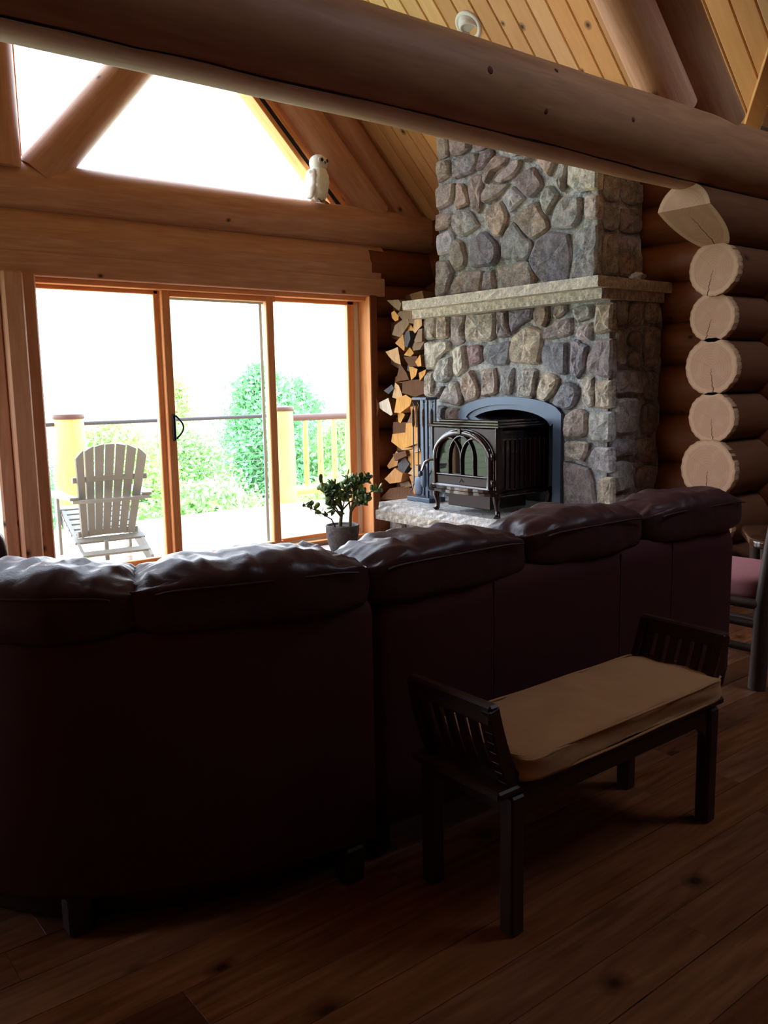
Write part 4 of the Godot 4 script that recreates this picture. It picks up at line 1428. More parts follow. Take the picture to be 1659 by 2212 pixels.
func build_firewood() -> void:
	for i in 26:
		var z := -5.70 + 0.17 * (i % 3) + rng.randf_range(-0.025, 0.025)
		var y := 0.36 + 0.195 * int(i / 3.0) + rng.randf_range(-0.03, 0.03)
		if y > 1.95:
			break
		var t := thing("firewood_log", "dark brown log lying deep in the gaps between the lighter firewood ends", "firewood", Vector3(4.68, y, z), 0.0, "dark logs deep in the firewood stack")
		var s := beg()
		uv_axis = 0
		uv_off = Vector2(rng.randf(), rng.randf())
		var pl := PackedVector2Array()
		var k := 5 + i % 3
		for j in k:
			var a := TAU * (j + rng.randf_range(-0.25, 0.25)) / k
			pl.append(Vector2(cos(a), sin(a)) * rng.randf_range(0.075, 0.105))
		prism(s, pl, Vector3.ZERO, Vector3(0, 0, 1), Vector3.UP, Vector3(0.34, 0, 0))
		put(s, "split_log", M.fw[["dark", "dark", "grey", "tan"][i % 4]], t)
	uv_off = Vector2.ZERO
	fw("rough grey-brown split log at the top of the firewood stack, under the mantel tip","grey",[-5653,1983,-5524,1976,-5496,1948,-5526,1902,-5604,1948])
	fw("brown split log end topmost in the firewood stack, showing above the mantel tip","dark",[-5411,2015,-5288,2025,-5276,1985,-5283,1969,-5398,1979])
	fw("small round log with an orange end near the top left of the firewood stack","gold",[-5663,1885,-5627,1896,-5584,1857,-5592,1831,-5628,1825,-5660,1849])
	fw("wide grey split log under the topmost logs of the firewood stack","grey",[-5555,1869,-5497,1921,-5373,1881,-5339,1827,-5381,1791,-5485,1811])
	fw("orange-ended split log tucked against the lower mantel molding","gold",[-5386,1904,-5345,1907,-5325,1852,-5278,1831,-5292,1822,-5373,1868])
	fw("tall pale grey split log beside the upper left fireplace stone","pale",[-5355,1732,-5347,1801,-5265,1809,-5259,1761,-5335,1714])
	fw("broad round grey log at the left of the upper firewood stack","grey",[-5608,1783,-5528,1813,-5464,1814,-5458,1782,-5559,1700,-5645,1722])
	fw("yellow pointed wedge log above the dark blue-grey log in the firewood","gold",[-5509,1693,-5451,1778,-5407,1727,-5445,1707])
	fw("dark blue-grey oval log end in the upper firewood stack","slate",[-5471,1677,-5445,1716,-5410,1718,-5393,1664,-5426,1609,-5464,1624])
	fw("tan split log to the lower left of the dark blue-grey log","tan",[-5597,1639,-5488,1691,-5468,1615,-5479,1580])
	fw("grey-tan triangular split log against the fireplace, right of the dark blue-grey log","grey",[-5343,1653,-5294,1720,-5251,1726,-5252,1640,-5329,1639])
	fw("grey four-sided split log below the triangular one by the fireplace","grey",[-5385,1602,-5357,1638,-5262,1630,-5310,1580,-5378,1576])
	fw("small bright yellow triangular log right below the dark blue-grey log","gold",[-5484,1540,-5434,1591,-5393,1550,-5421,1529])
	fw("pale quarter-round log sticking out left at mid height of the upper stack","pale",[-5709,1567,-5583,1593,-5564,1476,-5622,1491,-5680,1534])
	fw("orange split log edging the cream corner stone of the fireplace","gold",[-5312,1477,-5257,1523,-5247,1449,-5285,1445])
	fw("brown split log below the small bright yellow triangular log","dark",[-5435,1516,-5318,1516,-5312,1451,-5388,1448])
	fw("small dark slate-grey squared log in the middle of the firewood stack","slate",[-5501,1420,-5479,1473,-5429,1467,-5441,1401])
	fw("yellow-tan narrow wedge log in the middle of the firewood stack","gold",[-5423,1445,-5340,1416,-5355,1372,-5397,1345])
	fw("big dark brown split log at the left, mid height of the firewood","dark",[-5648,1332,-5579,1458,-5509,1393,-5481,1348])
	fw("small orange log end jutting toward the fireplace at mid height","gold",[-5286,1388,-5218,1409,-5229,1379,-5280,1336])
	fw("pale wedge log with a splintered tip, left of the wide bark-covered log","pale",[-5629,1204,-5583,1304,-5547,1281,-5520,1213,-5571,1190])
	fw("dark splintered grey log at the left edge of the firewood stack","slate",[-5702,1254,-5627,1295,-5606,1268,-5658,1231])
	fw("wide bark-covered brown log beside the light fireplace corner stone","dark",[-5468,1312,-5397,1324,-5257,1331,-5254,1239,-5358,1212,-5469,1240])
	fw("white birch wedge sticking out farthest left of the firewood","white",[-5796,1129,-5659,1176,-5630,1065,-5648,1054,-5721,1087])
	fw("bright yellow half-round log to the right of the white birch wedge","gold",[-5559,1085,-5542,1176,-5456,1204,-5400,1177,-5415,1132,-5501,1081])
	fw("small yellow squared log below the bright yellow half-round log","gold",[-5611,1056,-5559,1066,-5524,1049,-5583,988,-5608,999])
	fw("grey triangular log right of the small yellow squared log","grey",[-5503,981,-5437,1086,-5361,1051,-5369,977])
	fw("narrow tan log standing edge-on behind the fireplace tool stand","tan",[-5376,1105,-5332,1114,-5320,972,-5355,978])
	fw("dark brown bark-covered log on top of the big yellow block log","dark",[-5650,980,-5460,984,-5451,904,-5659,898])
	fw("tall orange wedge log right of the big yellow block log","gold",[-5439,968,-5390,970,-5321,963,-5323,837,-5400,815,-5443,802])
	fw("big yellow block-shaped log in the lower firewood stack","gold",[-5668,823,-5652,877,-5448,897,-5436,786,-5559,770])
	fw("pale rough log beside the tool stand below the tall orange wedge","pale",[-5401,765,-5337,827,-5314,765,-5380,748])
	fw("orange half-round log at the left of the lower firewood stack","tan",[-5734,621,-5648,730,-5619,712,-5636,627,-5712,601])
	fw("brown log lying above the blue-grey log low in the firewood","dark",[-5619,720,-5494,751,-5480,715,-5598,674])
	fw("yellow knobbly log end beside the tool stand low in the firewood","gold",[-5481,664,-5465,744,-5366,753,-5315,710,-5326,646,-5397,613,-5454,625])
	fw("blue-grey split log low in the firewood stack","slate",[-5591,634,-5524,688,-5479,641,-5527,573,-5571,580])
	fw("tan-brown half-round log at the lower left of the firewood","tan",[-5722,508,-5615,591,-5527,559,-5540,500,-5662,479])
	fw("pale grey-tan log end beside the lower tool stand","pale",[-5419,576,-5340,641,-5310,634,-5311,556])
	fw("small brown round log end near the bottom by the tool stand","tan",[-5420,544,-5356,569,-5340,525,-5399,506])
	fw("tan squared log lowest beside the foot of the tool stand","tan",[-5428,491,-5329,511,-5320,426,-5401,409])
	fw("dark grey-brown log at the very bottom of the firewood","dark",[-5772,335,-5679,416,-5530,447,-5415,401,-5459,346])
	fw("grey flat log end just above the bottom log of the firewood","grey",[-5588,469,-5500,494,-5471,459,-5559,443])
	pass

# ---------------------------------------------------------------- stove and tools
func build_stove() -> void:
	var t := thing("wood_stove", "dark brown enamelled cast iron wood stove with arched glass door on the hearth", "stove", Vector3(4.15, 0.39, -4.35))
	# local: front at x = 0 facing -x, z across, y up from the hearth
	box(t, "firebox_body", Vector3(0.30, 0.385, 0), Vector3(0.5, 0.43, 0.60), M.enamel, 0.012)
	var pl := box(t, "front_plate", Vector3(0.02, 0.39, 0), Vector3(0.06, 0.44, 0.645), M.iron_face, 0.008)
	for z in [-1.0, 1.0]:
		var pc := beg()
		lathe(pc, [Vector2(0.012, -0.22), Vector2(0.012, 0.22)], 10)
		put(pc, "corner_bead", M.enamel, t, Vector3(-0.005, 0.39, z * 0.318))
	for i in 9:
		box(t, "side_rib", Vector3(0.1 + i * 0.048, 0.36, 0.304), Vector3(0.014, 0.34, 0.012), M.enamel, 0.004)
	# stepped top
	box(t, "top_plate", Vector3(0.285, 0.618, 0), Vector3(0.62, 0.018, 0.71), M.enamel, 0.008)
	box(t, "top_plate", Vector3(0.29, 0.634, 0), Vector3(0.58, 0.018, 0.66), M.enamel, 0.008)
	box(t, "top_plate", Vector3(0.295, 0.651, 0), Vector3(0.53, 0.02, 0.60), M.enamel, 0.009)
	var arch := func(hw: float, y0: float, ys: float, yt: float) -> Array:
		var r := [Vector3(0, y0, -hw)]
		for i in 17:
			var a := PI - PI * i / 16.0
			r.append(Vector3(0, ys + (yt - ys) * sin(a), hw * cos(a)))
		r.append(Vector3(0, y0, hw))
		return r
	var shift := func(a: Array, x: float) -> Array:
		var r := []
		for p in a:
			r.append(p + Vector3(x, 0, 0))
		return r
	var door := beg()
	var rad := []
	rad.resize(19)
	rad.fill(0.024)
	var pth: Array = shift.call(arch.call(0.272, 0.195, 0.40, 0.572), -0.022)
	tube(door, pth, rad, 12)
	tube(door, [Vector3(-0.022, 0.195, -0.272), Vector3(-0.022, 0.195, 0.272)], [0.02, 0.02], 10)
	var dm := put(door, "door", M.enamel, t)
	var rim := beg()
	rad.fill(0.009)
	tube(rim, shift.call(arch.call(0.30, 0.19, 0.40, 0.595), -0.012), rad, 8)
	put(rim, "door_rim", M.enamel, dm)
	var gp := PackedVector2Array()
	for p in arch.call(0.262, 0.21, 0.40, 0.56):
		gp.append(Vector2(p.z, p.y))
	var gs := beg()
	prism(gs, gp, Vector3(-0.019, 0, 0), Vector3(0, 0, 1), Vector3.UP, Vector3(0.008, 0, 0))
	put(gs, "door_glass", M.stove_glass, dm)
	# gothic tracery
	var bar := func(pts: Array) -> void:
		var b := beg()
		var rr := []
		rr.resize(pts.size())
		rr.fill(0.0085)
		tube(b, pts, rr, 8)
		put(b, "tracery", M.enamel, dm)
	bar.call([Vector3(-0.03, 0.275, -0.25), Vector3(-0.03, 0.275, 0.25)])
	for c in [[-0.25, 0.10, 1.0], [0.10, 0.26, 0.0], [-0.10, -0.26, 0.0], [0.25, -0.10, 1.0]]:
		pass
	for z0 in [-0.125, 0.0, 0.125]:
		bar.call([Vector3(-0.03, 0.275, z0), Vector3(-0.03, 0.39, z0)])
	# pointed arches springing from the mullions
	for e in [[-0.125, 0.125, 0.55], [0.0, 0.25, 0.535], [-0.25, 0.0, 0.535]]:
		var zm: float = (e[0] + e[1]) / 2
		for sgn in [0, 1]:
			var pts := []
			for i in 8:
				var u := i / 7.0
				var z: float = lerpf(e[sgn], zm, 1.0 - cos(u * PI / 2))
				if absf(z) < 0.255:
					pts.append(Vector3(-0.03, 0.385 + (float(e[2]) - 0.385) * sin(u * PI / 2), z))
			if pts.size() > 2:
				bar.call(pts)
	box(dm, "keystone", Vector3(-0.048, 0.583, 0.0), Vector3(0.012, 0.04, 0.032), M.enamel, 0.004)
	box(dm, "lower_panel", Vector3(-0.02, 0.235, 0), Vector3(0.02, 0.066, 0.5), M.iron_face, 0.004)
	var em := beg()
	tube(em, [Vector3(-0.033, 0.228, -0.02), Vector3(-0.033, 0.25, 0.0), Vector3(-0.033, 0.228, 0.02)], [0.003, 0.003, 0.003], 6)
	put(em, "emblem", M.enamel, dm)
	for y in [0.24, 0.42]:
		var hg := beg()
		lathe(hg, [Vector2(0.0, -0.025), Vector2(0.011, -0.023), Vector2(0.012, 0.023), Vector2(0.0, 0.025)], 10)
		put(hg, "hinge", M.enamel, dm, Vector3(-0.03, y, 0.302))
		box(dm, "hinge", Vector3(-0.025, y, 0.285), Vector3(0.012, 0.018, 0.04), M.enamel, 0.003)
	# nickel handle at the left
	var hd := beg()
	tube(hd, [Vector3(-0.02, 0.37, -0.29), Vector3(-0.05, 0.372, -0.305), Vector3(-0.075, 0.35, -0.33), Vector3(-0.09, 0.30, -0.345), Vector3(-0.095, 0.29, -0.348)], [0.009, 0.011, 0.012, 0.01, 0.008], 10)
	var hm := put(hd, "handle", M.nickel, t)
	var kb := beg()
	lathe(kb, [Vector2(0, -0.02), Vector2(0.014, -0.015), Vector2(0.017, 0.0), Vector2(0.012, 0.016), Vector2(0, 0.02)], 12)
	put(kb, "knob", M.tool, hm, Vector3(-0.1, 0.27, -0.352))
	var lt := beg()
	tube(lt, [Vector3(-0.02, 0.36, -0.295), Vector3(-0.02, 0.42, -0.295), Vector3(-0.02, 0.43, -0.295)], [0.008, 0.007, 0.011], 10)
	put(lt, "latch", M.nickel, t)
	# curved ash lip
	var lip := PackedVector2Array()
	for i in 17:
		var z := -0.36 + 0.72 * i / 16.0
		lip.append(Vector2(z, -0.025 - 0.075 * sqrt(maxf(0.0, 1.0 - pow(z / 0.36, 2.0)))))
	lip.append_array(PackedVector2Array([Vector2(0.34, 0.08), Vector2(-0.34, 0.08)]))
	for e in [[0.155, 1.0], [0.178, 0.93]]:
		var ls := beg()
		prism(ls, lip, Vector3(0.0, e[0], 0.0), Vector3(0, 0, e[1]), Vector3(e[1], 0, 0), Vector3(0, 0.02, 0))
		put(ls, "ash_lip", M.enamel, t)
	box(t, "base_skirt", Vector3(0.3, 0.158, 0), Vector3(0.54, 0.03, 0.63), M.enamel, 0.008)
	box(t, "heat_shield", Vector3(0.22, 0.095, 0.0), Vector3(0.36, 0.105, 0.43), M.iron_face, 0.006)
	# cabriole legs
	for fx in [0.02, 0.53]:
		for z in [-1.0, 1.0]:
			var l := beg()
			var ox: float = -0.02 if fx < 0.1 else 0.02
			tube(l, [Vector3(fx, 0.17, z * 0.29), Vector3(fx + ox * 0.6, 0.12, z * 0.305), Vector3(fx, 0.06, z * 0.3), Vector3(fx, 0.02, z * 0.305), Vector3(fx + ox, 0.0, z * 0.315)], [0.034, 0.026, 0.017, 0.018, 0.024], 10)
			put(l, "leg", M.enamel, t)
	var fl := beg()
	tube(fl, [Vector3(0.42, 0.55, 0), Vector3(0.62, 0.56, 0), Vector3(0.8, 0.58, 0)], [0.075, 0.075, 0.075], 18)
	put(fl, "flue_pipe", M.black, t)
	# fireplace tools
	var k := thing("fireplace_tools", "tall dark steel fireplace tool stand left of the stove", "tool stand", Vector3(4.42, 0.39, -5.07))
	box(k, "base_plate", Vector3(0, 0.0175, 0.0), Vector3(0.17, 0.035, 0.27), M.tool, 0.004)
	box(k, "top_plate", Vector3(0, 0.8, -0.005), Vector3(0.12, 0.022, 0.17), M.tool, 0.004)
	for z in [-0.07, -0.015, 0.04, 0.075]:
		box(k, "upright", Vector3(0.03, 0.41, z), Vector3(0.014, 0.77, 0.036), M.tool, 0.003)
	box(k, "upright", Vector3(-0.045, 0.41, 0.07), Vector3(0.012, 0.77, 0.022), M.tool, 0.003)
	var ti := [["poker", -0.085], ["ash_shovel", -0.03], ["hearth_brush", 0.035], ["log_tongs", 0.1]]
	for e in ti:
		var z: float = e[1]
		var nm: String = e[0]
		var x := -0.05 if nm != "log_tongs" else -0.02
		var o := thing(nm, {"poker": "thin steel poker hanging leftmost on the fireplace tool stand", "ash_shovel": "small ash shovel hanging at the front of the tool stand", "hearth_brush": "hearth brush hanging between the uprights of the tool stand", "log_tongs": "log tongs with a dark grip hanging right on the tool stand"}[nm], "fire tool", Vector3(4.42 + x, 0.39, -5.07 + z))
		var g := beg()
		tube(g, [Vector3(0, 0.58, 0), Vector3(0, 0.60, 0), Vector3(0, 0.70, 0), Vector3(0, 0.72, 0)], [0.006, 0.011, 0.011, 0.006], 8)
		put(g, "grip", M.bark, o)
		var r := beg()
		var b := 0.12 if nm != "hearth_brush" else 0.26
		tube(r, [Vector3(0, b, 0), Vector3(0, 0.59, 0)], [0.005, 0.005], 6)
		tube(r, [Vector3(0, 0.72, 0), Vector3(0, 0.75, 0.012), Vector3(0, 0.77, 0), Vector3(0.02, 0.775, 0)], [0.004, 0.004, 0.004, 0.004], 6)
		put(r, "rod", M.tool, o)
		var h := beg()
		match nm:
			"poker":
				tube(h, [Vector3(0, 0.14, 0), Vector3(-0.01, 0.09, -0.01), Vector3(-0.03, 0.06, -0.02)], [0.005, 0.006, 0.002], 6)
			"ash_shovel":
				puff(h, Vector3(0.012, 0.075, 0.045), 4, 4.0, Transform3D(Basis(), Vector3(0, 0.12, 0)), plain)
			"hearth_brush":
				puff(h, Vector3(0.02, 0.09, 0.028), 4, 3.0, Transform3D(Basis(), Vector3(0, 0.2, 0)), plain)
			"log_tongs":
				for sg in [-1.0, 1.0]:
					tube(h, [Vector3(0, 0.26, 0), Vector3(-0.01, 0.2, sg * 0.03), Vector3(-0.02, 0.14, sg * 0.028), Vector3(-0.03, 0.09, sg * 0.004)], [0.005, 0.006, 0.006, 0.004], 6)
		put(h, "head", M.tool, o)

# ---------------------------------------------------------------- sofa
func cushion(parent: Node, called: String, half: Vector3, xf: Transform3D, sd: float, m: Material, wr := 1.0, bend := 0.0) -> MeshInstance3D:
	var s := beg()
	var hx := half.x
	puff(s, half, 28, 5.0, Transform3D(), func(p: Vector3, n: Vector3) -> Vector3:
		var q := p
		var topness := clampf(n.y, 0.0, 1.0)
		var endness := pow(absf(p.x) / hx, 3.0)
		# gathers at the ends, soft folds over the top
		var fold := nz.get_noise_3d(p.x * 1000.0, p.z * 260.0, sd) * 0.016 + nz.get_noise_3d(p.x * 2300.0, p.z * 500.0, sd + 40.0) * 0.01
		var gath := absf(nz.get_noise_3d(p.x * 500.0 + p.y * 900.0, p.z * 900.0, sd + 90.0)) * 0.028 * endness
		var k := (0.25 + 0.75 * topness) * wr
		q += n * (fold * k - gath * k + nz.get_noise_3d(p.x * 280.0, p.y * 280.0, sd + 200.0) * 0.012)
		q.y += 0.022 * topness * (1.0 - pow(absf(p.x) / hx, 2.0)) - 0.03 * topness * pow(absf(p.x) / hx, 8.0) - 0.01 * topness
		q.y -= 0.02 * topness * clampf((absf(p.z) / half.z - 0.5) * 2.0, 0.0, 1.0)
		q.z += bend * (p.x / hx) * (p.x / hx)
		return q)
	var mi := put(s, called, m, parent)
	mi.transform = xf
	if called == "back_cushion":
		var sm := beg()
		var pts := []
		var rad := []
		for i in 25:
			var x := (-1.0 + i / 12.0) * hx * 0.8
			pts.append(Vector3(x, half.y * (0.42 - 0.5 * pow(absf(x) / hx, 8.0)), half.z * 1.003 - 0.004 * pow(absf(x) / hx, 6.0) + bend * (x / hx) * (x / hx)))
			rad.append(0.0035)
		tube(sm, pts, rad, 6)
		put(sm, "seam", M.piping, mi)
	return mi

func block(parent: Node, called: String, lo: Vector3, hi: Vector3, m: Material, e := 9.0, n := 10) -> MeshInstance3D:
	var s := beg()
	var h := (hi - lo) / 2
	puff(s, h, n, e, Transform3D(), plain)
	var mi := put(s, called, m, parent, (lo + hi) / 2)
	return mi

func build_sofa() -> void:
	# right section: back turned to the camera
	var a := thing("sofa_section", "straight maroon leather sofa section behind the bench, back to the viewer", "sofa", Vector3(2.2, 0, -1.72))
	block(a, "back_shell", Vector3(-0.87, 0.09, -0.2), Vector3(0.9, 0.752, 0.0), M.leather_back, 16.0, 12)
	for x in [-0.44, 0.16, 0.46]:
		box(a, "back_seam", Vector3(x, 0.42, -0.0005), Vector3(0.006, 0.62, 0.004), M.piping, 0.001)
	var xs := [-0.90, -0.27, 0.32, 0.97]
	for i in 3:
		var c: float = (xs[i] + xs[i + 1]) / 2.0
		var hw: float = (xs[i + 1] - xs[i]) / 2.0 + 0.008
		var cu := cushion(a, "back_cushion", Vector3(hw, 0.082, 0.14), Transform3D(Basis(Vector3.RIGHT, -0.06), Vector3(c, [0.79, 0.80, 0.794][i], -0.128)), 11.0 + i * 31.0, M.leather)
		cushion(a, "lumbar_cushion", Vector3(hw, 0.2, 0.11), Transform3D(Basis(Vector3.RIGHT, -0.2), Vector3(c, 0.56, -0.3)), 150.0 + i * 31.0, M.leather, 0.6)
		cushion(a, "seat_cushion", Vector3(hw * 0.94, 0.1, 0.32), Transform3D(Basis(), Vector3(c, 0.40, -0.60)), 250.0 + i * 31.0, M.leather, 0.5)
	block(a, "seat_base", Vector3(-0.87, 0.09, -0.92), Vector3(0.9, 0.34, -0.12), M.leather_back, 14.0, 8)
	for x in [-0.82, 0.82]:
		for z in [-0.1, -0.85]:
			box(a, "foot", Vector3(x, 0.048, z), Vector3(0.07, 0.095, 0.07), M.dark_foot, 0.006)
	# left section: a curved corner
	var b := thing("sofa_section", "curved corner section of the maroon leather sofa at the left", "sofa")
	var cv := [Vector2(1.295, -1.70), Vector2(1.0, -1.75), Vector2(0.73, -1.85), Vector2(0.48, -2.03), Vector2(0.34, -2.28), Vector2(0.30, -2.60)]
	var crv := Curve2D.new()
	for i in cv.size():
		var tg: Vector2 = (cv[mini(i + 1, cv.size() - 1)] - cv[maxi(i - 1, 0)]) * 0.17
		crv.add_point(cv[i], -tg, tg)
	var nseg := 36
	var tot := crv.get_baked_length()
	var outer := []
	var nrm := []
	for i in nseg + 1:
		var d := tot * i / nseg
		outer.append(crv.sample_baked(d, true))
		var tn := (crv.sample_baked(minf(d + 0.02, tot), true) - crv.sample_baked(maxf(d - 0.02, 0), true)).normalized()
		nrm.append(Vector2(-tn.y, tn.x))   # towards the seat
	if (nrm[0] as Vector2).y > 0:
		for i in nrm.size():
			nrm[i] = -nrm[i]
	var band := func(called: String, d0: float, d1: float, y0: float, y1: float, m: Material) -> void:
		var s := beg()
		s.set_smooth_group(1)
		var sec := [[d0 + 0.01, y0, 5], [d0, y0 + 0.02, 5], [d0, y1 - 0.03, 1], [d0 + 0.01, y1 - 0.008, 1], [d0 + 0.03, y1, 1], [d1 - 0.02, y1, 1], [d1, y1 - 0.02, 1], [d1, y0, 1]]
		for i in nseg:
			for k in sec.size():
				var k2 := (k + 1) % sec.size()
				var P := func(ii: int, e: Array) -> Vector3:
					var q: Vector2 = outer[ii] + nrm[ii] * float(e[0])
					return Vector3(q.x, e[1], q.y)
				var mid: Vector2 = outer[i] + nrm[i] * (d0 + d1) * 0.5
				var quad := [P.call(i, sec[k]), P.call(i + 1, sec[k]), P.call(i + 1, sec[k2]), P.call(i, sec[k2])]
				var cc: Vector3 = (quad[0] + quad[2]) / 2
				face(s, quad, cc - Vector3(mid.x, (y0 + y1) / 2, mid.y))
		s.set_smooth_group(-1)
		for ii in [0, nseg]:
			var cap := []
			for e in sec:
				var q: Vector2 = outer[ii] + nrm[ii] * float(e[0])
				cap.append(Vector3(q.x, e[1], q.y))
			var od: Vector2 = outer[0] - outer[1] if ii == 0 else outer[nseg] - outer[nseg - 1]
			face(s, cap, Vector3(od.x, 0, od.y))
		put(s, called, m, b)
	band.call("back_shell", 0.0, 0.19, 0.1, 0.752, M.leather_back)
	band.call("seat_base", 0.15, 0.8, 0.1, 0.34, M.leather_back)
	band.call("seat_cushion", 0.3, 0.85, 0.34, 0.47, M.leather)
	band.call("lumbar_cushion", 0.17, 0.36, 0.44, 0.77, M.leather)
	band.call("plinth", 0.06, 0.7, 0.02, 0.11, M.dark_foot)
	var cb := func(d0: float, d1: float, y: float, sd: float) -> void:
		var p0: Vector2 = crv.sample_baked(d0, true)
		var p1: Vector2 = crv.sample_baked(d1, true)
		var pm: Vector2 = crv.sample_baked((d0 + d1) / 2, true)
		var dd := (p0 - p1).normalized()
		var n2 := Vector2(dd.y, -dd.x)
		var sag := (pm - (p0 + p1) / 2).length()
		var mid := (p0 + p1) / 2
		var ctr := pm + n2 * 0.128
		var bas := Basis(Vector3(dd.x, 0, dd.y), Vector3.UP, Vector3(-n2.x, 0, -n2.y)).rotated(Vector3(dd.x, 0, dd.y), -0.05)
		cushion(b, "back_cushion", Vector3(p0.distance_to(p1) / 2 + 0.02, 0.082, 0.14), Transform3D(bas, Vector3(ctr.x, y, ctr.y)), sd, M.leather, 1.1, -sag)
	cb.call(0.0, 0.585, 0.802, 400.0)
	cb.call(0.595, 1.12, 0.797, 433.0)
	cb.call(1.13, tot, 0.79, 470.0)
	for e in [[0.04, 0.06], [0.78, 0.05], [tot - 0.05, 0.08]]:
		var q: Vector2 = crv.sample_baked(e[0], true)
		box(b, "foot", Vector3(q.x + (0.03 if e[0] > 0.5 else -0.04), 0.05, q.y - 0.03), Vector3(0.06, 0.1, 0.06), M.dark_foot, 0.006)
	# far wing at the left, only the rounded end of its back shows
	var c := thing("sofa_section", "far end of the leather sofa, a dark rounded back at the left edge", "sofa", Vector3(0.57, 0, -3.4))
	block(c, "back_shell", Vector3(-0.45, 0.1, -0.65), Vector3(-0.27, 0.70, 0.62), M.leather_back, 14.0, 8)
	block(c, "seat_base", Vector3(-0.35, 0.1, -0.65), Vector3(0.5, 0.36, 0.62), M.leather_back, 14.0, 8)
	cushion(c, "seat_cushion", Vector3(0.3, 0.1, 0.6), Transform3D(Basis(), Vector3(0.2, 0.42, 0.0)), 520.0, M.leather, 0.5)
	cushion(c, "back_cushion", Vector3(0.6, 0.24, 0.14), Transform3D(Basis(Vector3.UP, PI / 2), Vector3(-0.16, 0.585, 0.0)), 540.0, M.leather)
	cushion(c, "armrest", Vector3(0.3, 0.3, 0.13), Transform3D(Basis(), Vector3(0.16, 0.44, -0.72)), 560.0, M.leather, 0.6)

